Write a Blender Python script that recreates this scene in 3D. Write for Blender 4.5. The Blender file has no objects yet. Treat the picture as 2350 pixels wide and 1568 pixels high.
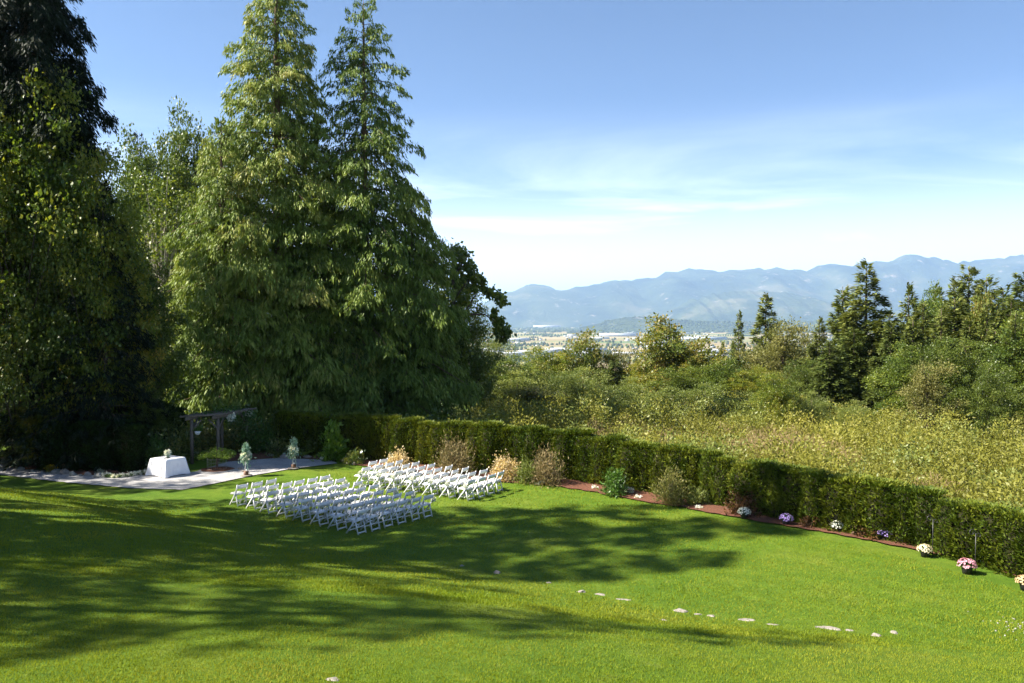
import bpy, bmesh, math, random
import numpy as np
from mathutils import Vector, Matrix

random.seed(7)
R = np.random.default_rng(7)
C = bpy.context.scene.collection
SC = bpy.context.scene

# ------------------------------------------------------------------ camera
CAMZ = 6.8                       # lawn by the chairs is z = 0
TILT = math.radians(1.6)
F = 28.0 / 36.0 * 2350.0         # focal length in pixels of a 2350 px wide view
cam_d = bpy.data.cameras.new('camera')
cam = bpy.data.objects.new('camera', cam_d); C.objects.link(cam)
cam_d.lens = 28.0; cam_d.sensor_width = 36.0
cam_d.clip_start = 0.1; cam_d.clip_end = 90000.0
cam.location = (0, 0, CAMZ)
cam.rotation_euler = (math.radians(90) - TILT, 0, 0)
SC.camera = cam

# ------------------------------------------------------------------ light
SUN_AZ = math.radians(190.0)     # direction towards the sun in the xy plane (left)
SUN_EL = math.radians(43.0)
sv = Vector((math.cos(SUN_EL) * math.cos(SUN_AZ), math.cos(SUN_EL) * math.sin(SUN_AZ), math.sin(SUN_EL)))
sun_d = bpy.data.lights.new('sun', 'SUN')
sun_d.energy = 5.0; sun_d.angle = math.radians(0.55); sun_d.color = (1.0, 0.93, 0.80)
sun = bpy.data.objects.new('sun', sun_d); C.objects.link(sun)
sun.rotation_euler = sv.to_track_quat('Z', 'Y').to_euler()

world = bpy.data.worlds.new('World'); SC.world = world; world.use_nodes = True
def build_world():
    nt = world.node_tree; nt.nodes.clear()
    N = nt.nodes.new; L = nt.links.new
    out = N('ShaderNodeOutputWorld'); bg = N('ShaderNodeBackground')
    sky = N('ShaderNodeTexSky'); sky.sky_type = 'NISHITA'; sky.sun_disc = False
    sky.sun_elevation = SUN_EL
    # rotation 0 puts the sun at +Y; positive turns it clockwise seen from above
    sky.sun_rotation = (math.pi / 2 - SUN_AZ) % (2 * math.pi)
    sky.air_density = 0.72; sky.dust_density = 0.2; sky.ozone_density = 5.0; sky.altitude = 120
    bg.inputs['Strength'].default_value = 0.050
    tc = N('ShaderNodeTexCoord'); sep = N('ShaderNodeSeparateXYZ'); L(tc.outputs['Generated'], sep.inputs[0])
    # thin high cloud: direction projected on a flat layer
    mx = N('ShaderNodeMath'); mx.operation = 'MAXIMUM'; L(sep.outputs[2], mx.inputs[0]); mx.inputs[1].default_value = 0.0
    ad = N('ShaderNodeMath'); ad.operation = 'ADD'; L(mx.outputs[0], ad.inputs[0]); ad.inputs[1].default_value = 0.09
    dx = N('ShaderNodeMath'); dx.operation = 'DIVIDE'; L(sep.outputs[0], dx.inputs[0]); L(ad.outputs[0], dx.inputs[1])
    dy = N('ShaderNodeMath'); dy.operation = 'DIVIDE'; L(sep.outputs[1], dy.inputs[0]); L(ad.outputs[0], dy.inputs[1])
    cb = N('ShaderNodeCombineXYZ'); L(dx.outputs[0], cb.inputs[0]); L(dy.outputs[0], cb.inputs[1])
    mp = N('ShaderNodeMapping'); mp.inputs['Rotation'].default_value = (0, 0, math.radians(28))
    mp.inputs['Scale'].default_value = (0.55, 0.95, 1); mp.inputs['Location'].default_value = (1.3, 0.4, 0); L(cb.outputs[0], mp.inputs[0])
    n1 = N('ShaderNodeTexNoise'); n1.inputs['Scale'].default_value = 0.9; n1.inputs['Detail'].default_value = 9
    n1.inputs['Roughness'].default_value = 0.58; n1.inputs['Distortion'].default_value = 0.5; L(mp.outputs[0], n1.inputs['Vector'])
    r1 = N('ShaderNodeMapRange'); r1.interpolation_type = 'SMOOTHSTEP'
    r1.inputs[1].default_value = 0.30; r1.inputs[2].default_value = 0.85; L(n1.outputs['Fac'], r1.inputs[0])
    # cloud layer thickens toward the horizon, as seen edge on
    r2 = N('ShaderNodeMapRange'); r2.interpolation_type = 'SMOOTHSTEP'
    r2.inputs[1].default_value = 0.27; r2.inputs[2].default_value = 0.09
    r2.inputs[3].default_value = 0.0; r2.inputs[4].default_value = 1.0; L(sep.outputs[2], r2.inputs[0])
    r3 = N('ShaderNodeMapRange'); r3.interpolation_type = 'SMOOTHSTEP'
    r3.inputs[1].default_value = 0.20; r3.inputs[2].default_value = 0.015
    r3.inputs[3].default_value = 0.0; r3.inputs[4].default_value = 0.85; L(sep.outputs[2], r3.inputs[0])
    m1 = N('ShaderNodeMath'); m1.operation = 'MULTIPLY'; L(r1.outputs[0], m1.inputs[0]); L(r2.outputs[0], m1.inputs[1])
    m2 = N('ShaderNodeMath'); m2.operation = 'MAXIMUM'; L(m1.outputs[0], m2.inputs[0]); L(r3.outputs[0], m2.inputs[1])
    m3 = N('ShaderNodeMath'); m3.operation = 'MULTIPLY'; L(m2.outputs[0], m3.inputs[0]); m3.inputs[1].default_value = 0.85
    mix = N('ShaderNodeMix'); mix.data_type = 'RGBA'; L(m3.outputs[0], mix.inputs[0])
    L(sky.outputs[0], mix.inputs[6]); mix.inputs[7].default_value = (13.5, 14.0, 14.6, 1)
    L(mix.outputs[2], bg.inputs['Color']); L(bg.outputs[0], out.inputs['Surface'])
build_world()

SC.view_settings.view_transform = 'Standard'; SC.view_settings.look = 'None'
SC.view_settings.exposure = 1.85; SC.view_settings.gamma = 1.0
SC.view_settings.use_curve_mapping = False
SC.render.engine = 'CYCLES'
SC.cycles.use_denoising = True
SC.cycles.max_bounces = 8; SC.cycles.transparent_max_bounces = 8
SC.cycles.diffuse_bounces = 3; SC.cycles.volume_bounces = 1
SC.cycles.sample_clamp_indirect = 6.0

# ------------------------------------------------------------------ helpers
def tag(o, label=None, cat=None, group=None, kind=None):
    if label: o['label'] = label
    if cat: o['category'] = cat
    if group: o['group'] = group
    if kind: o['kind'] = kind
    return o

def empty(name, loc, rz=0.0, label=None, cat=None, group=None):
    o = bpy.data.objects.new(name, None); C.objects.link(o)
    o.location = loc; o.rotation_euler = (0, 0, rz); o.empty_display_size = 0.2
    return tag(o, label, cat, group)

def link(name, me, parent=None, loc=None, rz=None, sc=None):
    o = bpy.data.objects.new(name, me); C.objects.link(o)
    if parent is not None: o.parent = parent
    if loc is not None: o.location = loc
    if rz is not None: o.rotation_euler = (0, 0, rz)
    if sc is not None: o.scale = sc if hasattr(sc, '__len__') else (sc, sc, sc)
    return o

def copy_tree(o, parent=None):
    c = o.copy(); C.objects.link(c)
    if parent is not None: c.parent = parent
    for ch in list(o.children): copy_tree(ch, c)
    return c

def make_mesh(name, V, faces, mats, midx=None, tint=None, smooth=False):
    """V (n,3); faces: list of integer arrays (m,k) or one such array"""
    if isinstance(faces, np.ndarray): faces = [faces]
    V = np.asarray(V, dtype=np.float32)
    me = bpy.data.meshes.new(name)
    me.vertices.add(len(V)); me.vertices.foreach_set('co', V.ravel())
    tot = np.concatenate([np.full(len(f), f.shape[1], dtype=np.int32) for f in faces])
    idx = np.concatenate([f.astype(np.int32).ravel() for f in faces])
    start = np.concatenate([[0], np.cumsum(tot)[:-1]]).astype(np.int32)
    me.loops.add(len(idx)); me.loops.foreach_set('vertex_index', idx)
    me.polygons.add(len(tot)); me.polygons.foreach_set('loop_start', start)
    if midx is not None: me.polygons.foreach_set('material_index', np.asarray(midx, dtype=np.int32))
    if smooth: me.polygons.foreach_set('use_smooth', np.ones(len(tot), dtype=bool))
    for m in (mats if isinstance(mats, (list, tuple)) else [mats]): me.materials.append(m)
    if tint is not None:
        a = me.attributes.new('tint', 'FLOAT', 'POINT'); a.data.foreach_set('value', np.asarray(tint, dtype=np.float32))
    me.update(calc_edges=True)
    return me

def unit(a): return a / np.maximum(np.linalg.norm(a, axis=-1, keepdims=True), 1e-9)

class Geo:
    """collects vertex/face blocks with a material slot and a tint"""
    def __init__(s): s.V = []; s.Fs = []; s.M = []; s.T = []; s.n = 0
    def add(s, V, Fc, mat=0, tint=0.5):
        V = np.asarray(V, dtype=np.float64)
        fl = Fc if isinstance(Fc, list) else [Fc]
        for f in fl:
            f = np.asarray(f, dtype=np.int64)
            s.Fs.append(f + s.n); s.M.append(np.full(len(f), mat))
        s.V.append(V); s.T.append(np.full(len(V), tint) if np.isscalar(tint) else np.asarray(tint)); s.n += len(V)
        return s
    def mesh(s, name, mats, smooth=False):
        return make_mesh(name, np.concatenate(s.V), s.Fs, mats, np.concatenate(s.M), np.concatenate(s.T), smooth)

def leaves(g, P, D, S, L, W, mat=0, tint=0.5, fold=0.12, mid=0.45):
    """one pointed leaf per row: base P, direction D, side S, length L, width W"""
    n = len(P); D = unit(D); S = S - D * (S * D).sum(1, keepdims=True); S = unit(S); Nn = np.cross(D, S)
    L = np.broadcast_to(L, (n,))[:, None]; W = np.broadcast_to(W, (n,))[:, None]
    V = np.empty((n, 4, 3)); m = P + D * L * mid
    V[:, 0] = P; V[:, 1] = m + S * W / 2 - Nn * W * fold; V[:, 2] = P + D * L; V[:, 3] = m - S * W / 2 - Nn * W * fold
    Fq = np.arange(n * 4).reshape(n, 4)
    t = np.repeat(np.broadcast_to(tint, (n,)), 4)
    g.add(V.reshape(-1, 3), Fq, mat, t)

def tube(g, pts, rad, k=6, mat=0, tint=0.5, cap=True):
    pts = np.asarray(pts, float); n = len(pts); rad = np.broadcast_to(rad, (n,))
    T = np.gradient(pts, axis=0); T = unit(T)
    ref = np.array([0, 0, 1.0]) if abs(T[0][2]) < 0.9 else np.array([1.0, 0, 0])
    V = []
    for i in range(n):
        a = np.cross(T[i], ref); a /= max(np.linalg.norm(a), 1e-9); b = np.cross(T[i], a)
        for j in range(k):
            an = 2 * math.pi * j / k; V.append(pts[i] + rad[i] * (math.cos(an) * a + math.sin(an) * b))
    Fq = [[i * k + j, i * k + (j + 1) % k, (i + 1) * k + (j + 1) % k, (i + 1) * k + j] for i in range(n - 1) for j in range(k)]
    fl = [np.array(Fq)]
    if cap: fl.append(np.array([list(range(k))[::-1], [(n - 1) * k + j for j in range(k)]]))
    g.add(np.array(V), fl, mat, tint)

def box(g, c, s, rz=0.0, mat=0, tint=0.5, taper=1.0):
    x, y, z = s[0] / 2, s[1] / 2, s[2] / 2
    V = np.array([[-x, -y, -z], [x, -y, -z], [x, y, -z], [-x, y, -z], [-x * taper, -y * taper, z], [x * taper, -y * taper, z], [x * taper, y * taper, z], [-x * taper, y * taper, z]])
    cr, sr = math.cos(rz), math.sin(rz)
    V = np.stack([V[:, 0] * cr - V[:, 1] * sr, V[:, 0] * sr + V[:, 1] * cr, V[:, 2]], 1) + np.array(c)
    g.add(V, np.array([[0, 3, 2, 1], [4, 5, 6, 7], [0, 1, 5, 4], [1, 2, 6, 5], [2, 3, 7, 6], [3, 0, 4, 7]]), mat, tint)

def bar(g, a, b, w, t, side=(1, 0, 0), mat=0, tint=0.5):
    """square bar from a to b; w across 'side', t across the other way"""
    a = np.array(a, float); b = np.array(b, float); d = unit(b - a); s = np.array(side, float); s = unit(s - d * (s @ d)); n = np.cross(d, s)
    V = [p + s * sx * w / 2 + n * sn * t / 2 for p in (a, b) for sx, sn in ((-1, -1), (1, -1), (1, 1), (-1, 1))]
    g.add(np.array(V), np.array([[0, 3, 2, 1], [4, 5, 6, 7], [0, 1, 5, 4], [1, 2, 6, 5], [2, 3, 7, 6], [3, 0, 4, 7]]), mat, tint)

def lathe(g, prof, k=20, c=(0, 0, 0), mat=0, tint=0.5, rib=0.0):
    V = []
    for r, z in prof:
        for j in range(k):
            rr = r * (1 + (rib if j % 2 else 0)); an = 2 * math.pi * j / k
            V.append((c[0] + rr * math.cos(an), c[1] + rr * math.sin(an), c[2] + z))
    n = len(prof)
    Fq = [[i * k + j, i * k + (j + 1) % k, (i + 1) * k + (j + 1) % k, (i + 1) * k + j] for i in range(n - 1) for j in range(k)]
    g.add(np.array(V), [np.array(Fq), np.array([list(range(k))[::-1]]), np.array([[(n - 1) * k + j for j in range(k)]])], mat, tint)

_lat = np.random.default_rng(99).random((64, 64))
def vnoise(x, y, s=1.0):
    x = np.asarray(x, float) / s; y = np.asarray(y, float) / s
    xi = np.floor(x).astype(int); yi = np.floor(y).astype(int); fx = x - xi; fy = y - yi
    fx = fx * fx * (3 - 2 * fx); fy = fy * fy * (3 - 2 * fy)
    g = lambda a, b: _lat[a % 64, b % 64]
    return (g(xi, yi) * (1 - fx) + g(xi + 1, yi) * fx) * (1 - fy) + (g(xi, yi + 1) * (1 - fx) + g(xi + 1, yi + 1) * fx) * fy
def fbm(x, y, s, o=4):
    r = 0; a = 1; t = 0
    for i in range(o):
        r = r + a * vnoise(np.asarray(x) + 17.3 * i, np.asarray(y) - 9.1 * i, s / 2 ** i); t += a; a *= 0.5
    return r / t

def ray(u, v):
    d = np.array([(u - 1175) / F, (784 - v) / F, -1.0])
    a = math.pi / 2 - TILT; ca, sa = math.cos(a), math.sin(a)
    return np.array([d[0], d[1] * ca - d[2] * sa, d[1] * sa + d[2] * ca])

# ------------------------------------------------------------------ terrain height
_fx = np.array([-60, -30, -21.9, -17.7, -11, -6.4, -0.4, 3.9, 8.1, 14, 30.0])
_fy = np.array([40, 36, 33.2, 31.6, 27.6, 24.2, 21, 18.35, 17, 15.5, 12.0])
_hx = np.array([-80, -30, -12, -6.8, -3.5, -0.67, 2.3, 5.4, 8.0, 10.1, 11.9, 13.4, 15, 16.5, 18, 20])
_hy = np.array([46, 42, 40.2, 38.2, 36.3, 34.8, 33.4, 30.5, 27.8, 25.4, 23.3, 20.4, 16.5, 11, 3, -12])
VALLEY = -123.0
def outside(x, y):
    """signed distance beyond the long hedge (positive outside)"""
    x = np.asarray(x, float); y = np.asarray(y, float)
    d = np.full(np.broadcast(x, y).shape, 1e9)
    for i in range(len(_hx) - 1):
        ax, ay, bx, by = _hx[i], _hy[i], _hx[i + 1], _hy[i + 1]
        vx, vy = bx - ax, by - ay
        t = np.clip(((x - ax) * vx + (y - ay) * vy) / (vx * vx + vy * vy), 0, 1)
        d = np.minimum(d, np.hypot(x - ax - t * vx, y - ay - t * vy))
    inside = (y < np.interp(x, _hx, _hy)) & (x < 20)
    return np.where(inside, -d, d)
def H(x, y):
    x = np.asarray(x, float); y = np.asarray(y, float)
    t = (np.interp(x, _fx, _fy) - y) * 0.91 + 0.5 * (fbm(x, y, 7) - 0.5)
    tt = np.clip(t / 6.0, 0, 1); ss = tt * tt * (3 - 2 * tt)
    z = 0.50 * ss + 0.125 * np.maximum(t, 0)
    z = np.minimum(z, 3.6 + 0.02 * np.maximum(t, 0))
    w = np.maximum(outside(x, y), 0)
    lf = 1 - np.clip((-x - 12) / 14, 0, 1)
    drop = 0.062 * w + 0.34 * np.maximum(w - 40, 0)
    far = np.maximum(np.hypot(x, y) - 75, 0) * 0.3
    z = z + (0.05 * (fbm(x, y, 4, 3) - 0.5)) - drop * lf - far + 0.04 * np.maximum(w, 0) * (1 - lf)
    return np.maximum(z, VALLEY - 8)
def G(u, v):
    """point of the ground seen at picture position u, v (2350 px wide view)"""
    d = ray(u, v); t0 = 5.0
    ts = np.arange(5.0, 130, 0.05); P = ts[:, None] * d[None]; hh = H(P[:, 0], P[:, 1]); k = np.argmax(P[:, 2] + CAMZ < hh)
    return np.array([P[k, 0], P[k, 1], hh[k]])
def at(u, d):
    """ground point at distance d along the direction of column u"""
    x = (u - 1175) / F * d; return np.array([x, d, float(H(x, d))])
def top(v, d):
    """height above the lawn plane of picture row v at distance d"""
    return CAMZ + (733 - v) / F * d

# ------------------------------------------------------------------ materials
def newmat(name):
    m = bpy.data.materials.new(name); m.use_nodes = True; nt = m.node_tree
    b = nt.nodes['Principled BSDF']; return m, nt, b
def ramp(nt, fac, stops):
    r = nt.nodes.new('ShaderNodeValToRGB'); e = r.color_ramp.elements
    while len(e) > 1: e.remove(e[-1])
    e[0].position = stops[0][0]; e[0].color = (*stops[0][1], 1)
    for p, c in stops[1:]:
        q = e.new(p); q.color = (*c, 1)
    nt.links.new(fac, r.inputs[0]); return r.outputs[0]
def noise(nt, scale, detail=4, rough=0.5, vec=None, dist=0.0, kind='Object'):
    n = nt.nodes.new('ShaderNodeTexNoise'); n.inputs['Scale'].default_value = scale; n.inputs['Detail'].default_value = detail
    n.inputs['Roughness'].default_value = rough; n.inputs['Distortion'].default_value = dist
    if vec is None:
        tc = nt.nodes.new('ShaderNodeTexCoord'); vec = tc.outputs[kind]
    nt.links.new(vec, n.inputs['Vector']); return n.outputs['Fac']
def mixc(nt, fac, a, b, mode='MIX'):
    m = nt.nodes.new('ShaderNodeMix'); m.data_type = 'RGBA'; m.blend_type = mode
    for s, i in ((fac, 0), (a, 6), (b, 7)):
        if isinstance(s, (int, float)): m.inputs[i].default_value = s
        elif isinstance(s, tuple): m.inputs[i].default_value = (*s, 1)
        else: nt.links.new(s, m.inputs[i])
    return m.outputs[2]
def math_(nt, op, a, b=0.0):
    m = nt.nodes.new('ShaderNodeMath'); m.operation = op
    for i, s in enumerate((a, b)):
        if isinstance(s, (int, float)): m.inputs[i].default_value = s
        else: nt.links.new(s, m.inputs[i])
    return m.outputs[0]
def bump(nt, b, h, strength=0.5, dist=0.02):
    n = nt.nodes.new('ShaderNodeBump'); n.inputs['Strength'].default_value = strength; n.inputs['Distance'].default_value = dist
    nt.links.new(h, n.inputs['Height']); nt.links.new(n.outputs[0], b.inputs['Normal'])

def leaf_mat(name, cols, trans=0.3, rough=0.5, spec=0.3, patch=0.35):
    m, nt, b = newmat(name)
    at_ = nt.nodes.new('ShaderNodeAttribute'); at_.attribute_name = 'tint'
    oi = nt.nodes.new('ShaderNodeObjectInfo')
    no = noise(nt, patch, 3)
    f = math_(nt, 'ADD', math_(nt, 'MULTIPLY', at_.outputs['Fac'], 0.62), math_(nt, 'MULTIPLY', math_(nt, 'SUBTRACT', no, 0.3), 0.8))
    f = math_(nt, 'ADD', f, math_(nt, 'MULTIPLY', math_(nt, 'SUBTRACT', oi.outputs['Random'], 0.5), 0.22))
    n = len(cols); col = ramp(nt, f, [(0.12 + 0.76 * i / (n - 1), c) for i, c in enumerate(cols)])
    nt.links.new(col, b.inputs['Base Color']); b.inputs['Roughness'].default_value = rough
    b.inputs['Specular IOR Level'].default_value = spec
    if trans > 0:
        t = nt.nodes.new('ShaderNodeBsdfTranslucent')
        nt.links.new(mixc(nt, 1.0, col, (1.35, 1.32, 0.75), 'MULTIPLY'), t.inputs['Color'])
        mx = nt.nodes.new('ShaderNodeMixShader'); mx.inputs[0].default_value = trans
        nt.links.new(b.outputs[0], mx.inputs[1]); nt.links.new(t.outputs[0], mx.inputs[2])
        nt.links.new(mx.outputs[0], nt.nodes['Material Output'].inputs[0])
    return m
def plain(name, cols, scale=6.0, rough=0.6, bmp=0.0, detail=5, metal=0.0, stretch=None, spec=0.5, bdist=0.01):
    m, nt, b = newmat(name)
    vec = None
    if stretch:
        tc = nt.nodes.new('ShaderNodeTexCoord'); mp = nt.nodes.new('ShaderNodeMapping'); mp.inputs['Scale'].default_value = stretch
        nt.links.new(tc.outputs['Object'], mp.inputs[0]); vec = mp.outputs[0]
    no = noise(nt, scale, detail, 0.6, vec)
    n = len(cols)
    col = ramp(nt, no, [(0.3 + 0.4 * i / max(n - 1, 1), c) for i, c in enumerate(cols)])
    nt.links.new(col, b.inputs['Base Color']); b.inputs['Roughness'].default_value = rough; b.inputs['Metallic'].default_value = metal
    b.inputs['Specular IOR Level'].default_value = spec
    if bmp: bump(nt, b, no, bmp, bdist)
    return m

M = {}
def mats():
    # conifers and broadleaves
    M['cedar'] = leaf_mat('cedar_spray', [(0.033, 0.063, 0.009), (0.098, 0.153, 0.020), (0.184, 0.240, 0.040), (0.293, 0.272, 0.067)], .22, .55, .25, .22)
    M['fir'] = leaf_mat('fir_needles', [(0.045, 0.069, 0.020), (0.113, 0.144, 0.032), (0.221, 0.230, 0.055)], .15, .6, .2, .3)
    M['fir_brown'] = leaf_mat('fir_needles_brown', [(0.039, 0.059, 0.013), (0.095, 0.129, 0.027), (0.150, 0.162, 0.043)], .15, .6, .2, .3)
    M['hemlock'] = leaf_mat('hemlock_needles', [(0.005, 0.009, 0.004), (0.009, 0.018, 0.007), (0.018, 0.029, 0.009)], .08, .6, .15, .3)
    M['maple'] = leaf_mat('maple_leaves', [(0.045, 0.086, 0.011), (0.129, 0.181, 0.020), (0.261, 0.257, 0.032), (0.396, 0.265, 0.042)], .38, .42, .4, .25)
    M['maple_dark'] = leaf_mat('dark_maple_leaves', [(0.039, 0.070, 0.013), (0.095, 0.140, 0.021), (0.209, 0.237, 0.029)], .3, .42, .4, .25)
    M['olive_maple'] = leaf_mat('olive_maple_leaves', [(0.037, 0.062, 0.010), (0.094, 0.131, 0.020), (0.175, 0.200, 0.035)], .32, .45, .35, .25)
    M['autumn'] = leaf_mat('turning_leaves', [(0.063, 0.105, 0.017), (0.147, 0.175, 0.031), (0.259, 0.210, 0.048), (0.350, 0.175, 0.063)], .35, .45, .35, .22)
    M['willow'] = leaf_mat('pale_leaves', [(0.086, 0.117, 0.025), (0.173, 0.208, 0.046), (0.287, 0.297, 0.081)], .35, .45, .35, .3)
    M['olive'] = leaf_mat('olive_leaves', [(0.083, 0.094, 0.027), (0.174, 0.174, 0.048), (0.264, 0.227, 0.076)], .3, .5, .3, .3)
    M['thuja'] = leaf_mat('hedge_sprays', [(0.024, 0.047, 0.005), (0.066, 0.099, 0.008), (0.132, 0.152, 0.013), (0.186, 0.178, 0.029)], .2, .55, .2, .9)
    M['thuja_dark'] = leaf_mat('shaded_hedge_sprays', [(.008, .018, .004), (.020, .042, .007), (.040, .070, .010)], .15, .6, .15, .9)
    M['tan_spray'] = leaf_mat('tan_flower_heads', [(.12, .11, .04), (.22, .17, .08), (.34, .24, .14)], .2, .6, .2, 1.5)
    M['shrub'] = leaf_mat('shrub_leaves', [(0.024, 0.066, 0.012), (0.066, 0.138, 0.019), (0.144, 0.228, 0.036)], .3, .4, .45, 1.2)
    M['bright'] = leaf_mat('bright_shrub_leaves', [(.08, .16, .015), (.16, .26, .03), (.27, .33, .06)], .4, .4, .4, 1.2)
    M['glossy'] = leaf_mat('glossy_evergreen_leaves', [(0.024, 0.061, 0.014), (0.074, 0.115, 0.022), (0.203, 0.203, 0.047), (0.311, 0.257, 0.081)], .2, .3, .6, .8)
    M['russet'] = leaf_mat('russet_leaves', [(.035, .022, .012), (.09, .045, .020), (.17, .085, .030)], .25, .5, .3, 1.5)
    M['blond'] = leaf_mat('dried_blond_heads', [(0.379, 0.258, 0.104), (0.541, 0.419, 0.229), (0.686, 0.609, 0.437)], .3, .6, .2, 2.5)
    M['silver'] = leaf_mat('silver_leaves', [(.20, .23, .17), (.32, .35, .27), (.45, .46, .36)], .2, .6, .2, 2)
    M['yellow'] = leaf_mat('yellow_turning_leaves', [(.07, .09, .010), (.24, .19, .012), (.46, .31, .02)], .3, .45, .3, 1.4)
    M['brush'] = leaf_mat('brush_leaves', [(0.107, 0.103, 0.020), (0.190, 0.193, 0.029), (0.271, 0.259, 0.048), (0.391, 0.313, 0.082)], .35, .5, .3, .16)
    M['dry'] = leaf_mat('dry_stems', [(0.190, 0.137, 0.059), (0.298, 0.222, 0.109), (0.398, 0.343, 0.180)], .25, .6, .2, .25)
    M['eucalyptus'] = leaf_mat('eucalyptus_leaves', [(.12, .22, .18), (.22, .34, .29), (.35, .46, .40)], .25, .5, .3, 3)
    M['white_fl'] = leaf_mat('white_petals', [(.62, .62, .56), (.78, .78, .74), (.86, .86, .84)], .25, .6, .3, 3)
    M['cream_fl'] = leaf_mat('cream_petals', [(.60, .48, .26), (.76, .66, .46), (.84, .80, .66)], .25, .6, .3, 3)
    M['pink_fl'] = leaf_mat('pink_petals', [(.50, .20, .30), (.72, .36, .46), (.82, .58, .62)], .25, .6, .3, 3)
    M['purple_fl'] = leaf_mat('purple_petals', [(.24, .16, .46), (.42, .30, .66), (.60, .50, .78)], .25, .6, .3, 3)
    M['peach_fl'] = leaf_mat('peach_petals', [(.55, .35, .18), (.74, .52, .32), (.84, .70, .54)], .25, .6, .3, 3)
    # woods and hard things
    M['bark'] = plain('grey_brown_bark', [(.05, .036, .024), (.12, .09, .062)], 9, .9, .8, stretch=(3, 3, .5), bdist=.03)
    M['bark_red'] = plain('cedar_bark', [(.07, .040, .024), (.16, .10, .06)], 9, .9, .8, stretch=(3, 3, .4), bdist=.03)
    M['birch'] = plain('pale_bark', [(.22, .19, .15), (.42, .38, .32)], 6, .8, .4)
    M['twig'] = plain('twigs', [(.06, .045, .03), (.14, .10, .065)], 5, .9)
    M['core'] = plain('hedge_blocking_core', [(.012, .014, .006), (.028, .026, .012)], 8, 1.0, spec=.1)  # near black, for the opaque core added inside hedge plants to block light
    M['white'] = plain('white_resin', [(.66, .66, .67), (.71, .71, .72)], 12, .38, spec=.4)
    M['pad'] = plain('white_vinyl_pad', [(.64, .64, .65), (.70, .70, .70)], 9, .45)
    M['cloth'] = plain('white_table_linen', [(.74, .74, .78), (.82, .82, .85)], 4, .85, .15, spec=.2)
    M['metal_white'] = plain('white_painted_metal', [(.62, .62, .62), (.75, .75, .75)], 8, .4)
    M['iron'] = plain('black_iron', [(.02, .02, .02), (.05, .05, .05)], 14, .42, metal=.3)
    M['pot'] = plain('black_nursery_pot', [(.012, .011, .013), (.028, .025, .028)], 6, .5)
    M['timber'] = plain('weathered_timber', [(.065, .052, .042), (.17, .145, .12)], 7, .85, .6, stretch=(6, 6, .8))
    M['wood'] = plain('brown_log', [(.12, .05, .025), (.26, .13, .07)], 9, .8, .5)
    M['stone'] = plain('pale_granite', [(.15, .13, .11), (.34, .30, .265)], 5, .85, .7, bdist=.03)
    M['stone_grey'] = plain('mossy_grey_stone', [(.13, .13, .105), (.34, .33, .30)], 5, .9, .7, bdist=.03)
    M['wire'] = plain('galvanised_wire', [(.25, .25, .24), (.4, .4, .38)], 8, .5, metal=.6)
    M['basket'] = plain('white_hanging_pot', [(.55, .55, .56), (.7, .7, .71)], 8, .5)
    M['glass'] = plain('clear_glass', [(.8, .85, .85), (.9, .95, .95)], 2, .05)
    M['glass'].node_tree.nodes['Principled BSDF'].inputs['Transmission Weight'].default_value = 0.9
    M['roof_light'] = plain('pale_metal_roof', [(.36, .38, .40), (.52, .54, .56)], .02, .6)
    M['roof_grey'] = plain('grey_roof', [(.22, .23, .26), (.36, .37, .40)], .02, .7)
    M['wall_pale'] = plain('pale_cladding', [(.28, .27, .25), (.42, .41, .39)], .02, .8)

    # lawn: mottled turf
    m, nt, b = newmat('lawn_turf')
    big = noise(nt, .32, 4, .55); mid = noise(nt, 2.6, 5, .6); fine = noise(nt, 38, 3, .7)
    c1 = ramp(nt, big, [(.34, (.072, .145, .010)), (.52, (.110, .182, .012)), (.68, (.175, .215, .026))])
    c2 = ramp(nt, mid, [(.32, (.055, .125, .010)), (.55, (.095, .180, .012)), (.75, (.175, .220, .038))])
    c = mixc(nt, .5, c1, c2)
    c = mixc(nt, ramp(nt, fine, [(.35, (0, 0, 0)), (.7, (1, 1, 1))]), mixc(nt, 1.0, c, (.62, .66, .55), 'MULTIPLY'), mixc(nt, 1.0, c, (1.35, 1.25, 1.25), 'MULTIPLY'))
    tcm = nt.nodes.new('ShaderNodeTexCoord'); mpm = nt.nodes.new('ShaderNodeMapping'); mpm.inputs['Rotation'].default_value = (0, 0, math.radians(-62)); nt.links.new(tcm.outputs['Object'], mpm.inputs[0])
    wv = nt.nodes.new('ShaderNodeTexWave'); wv.inputs['Scale'].default_value = .34; wv.inputs['Distortion'].default_value = 1.2; wv.inputs['Detail'].default_value = 3; wv.inputs['Detail Scale'].default_value = 1.5; nt.links.new(mpm.outputs[0], wv.inputs['Vector'])
    c = mixc(nt, math_(nt, 'MULTIPLY', wv.outputs['Fac'], .30), c, mixc(nt, 1.0, c, (1.45, 1.35, 1.6), 'MULTIPLY'))
    worn = noise(nt, .55, 6, .65, dist=.6)
    wm = ramp(nt, worn, [(.69, (0, 0, 0)), (.76, (1, 1, 1))])
    c = mixc(nt, math_(nt, 'MULTIPLY', wm, .55), c, (.26, .17, .07))
    nt.links.new(c, b.inputs['Base Color']); b.inputs['Roughness'].default_value = .8; b.inputs['Specular IOR Level'].default_value = .15
    hh = math_(nt, 'ADD', fine, noise(nt, 120, 2, .8)); bump(nt, b, hh, .9, .035)
    M['lawn'] = m
    M['blade'] = leaf_mat('grass_blades', [(0.121, 0.183, 0.009), (0.166, 0.222, 0.011), (0.222, 0.248, 0.018), (0.274, 0.266, 0.034)], .35, .6, .15, .5)
    M['rough_ground'] = plain('hillside_soil', [(.035, .040, .014), (.075, .075, .028), (.13, .11, .05)], .35, .95, .3)
    M['forest_floor'] = plain('forest_floor', [(.02, .014, .008), (.05, .035, .02)], 2, .95, .4)
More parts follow.
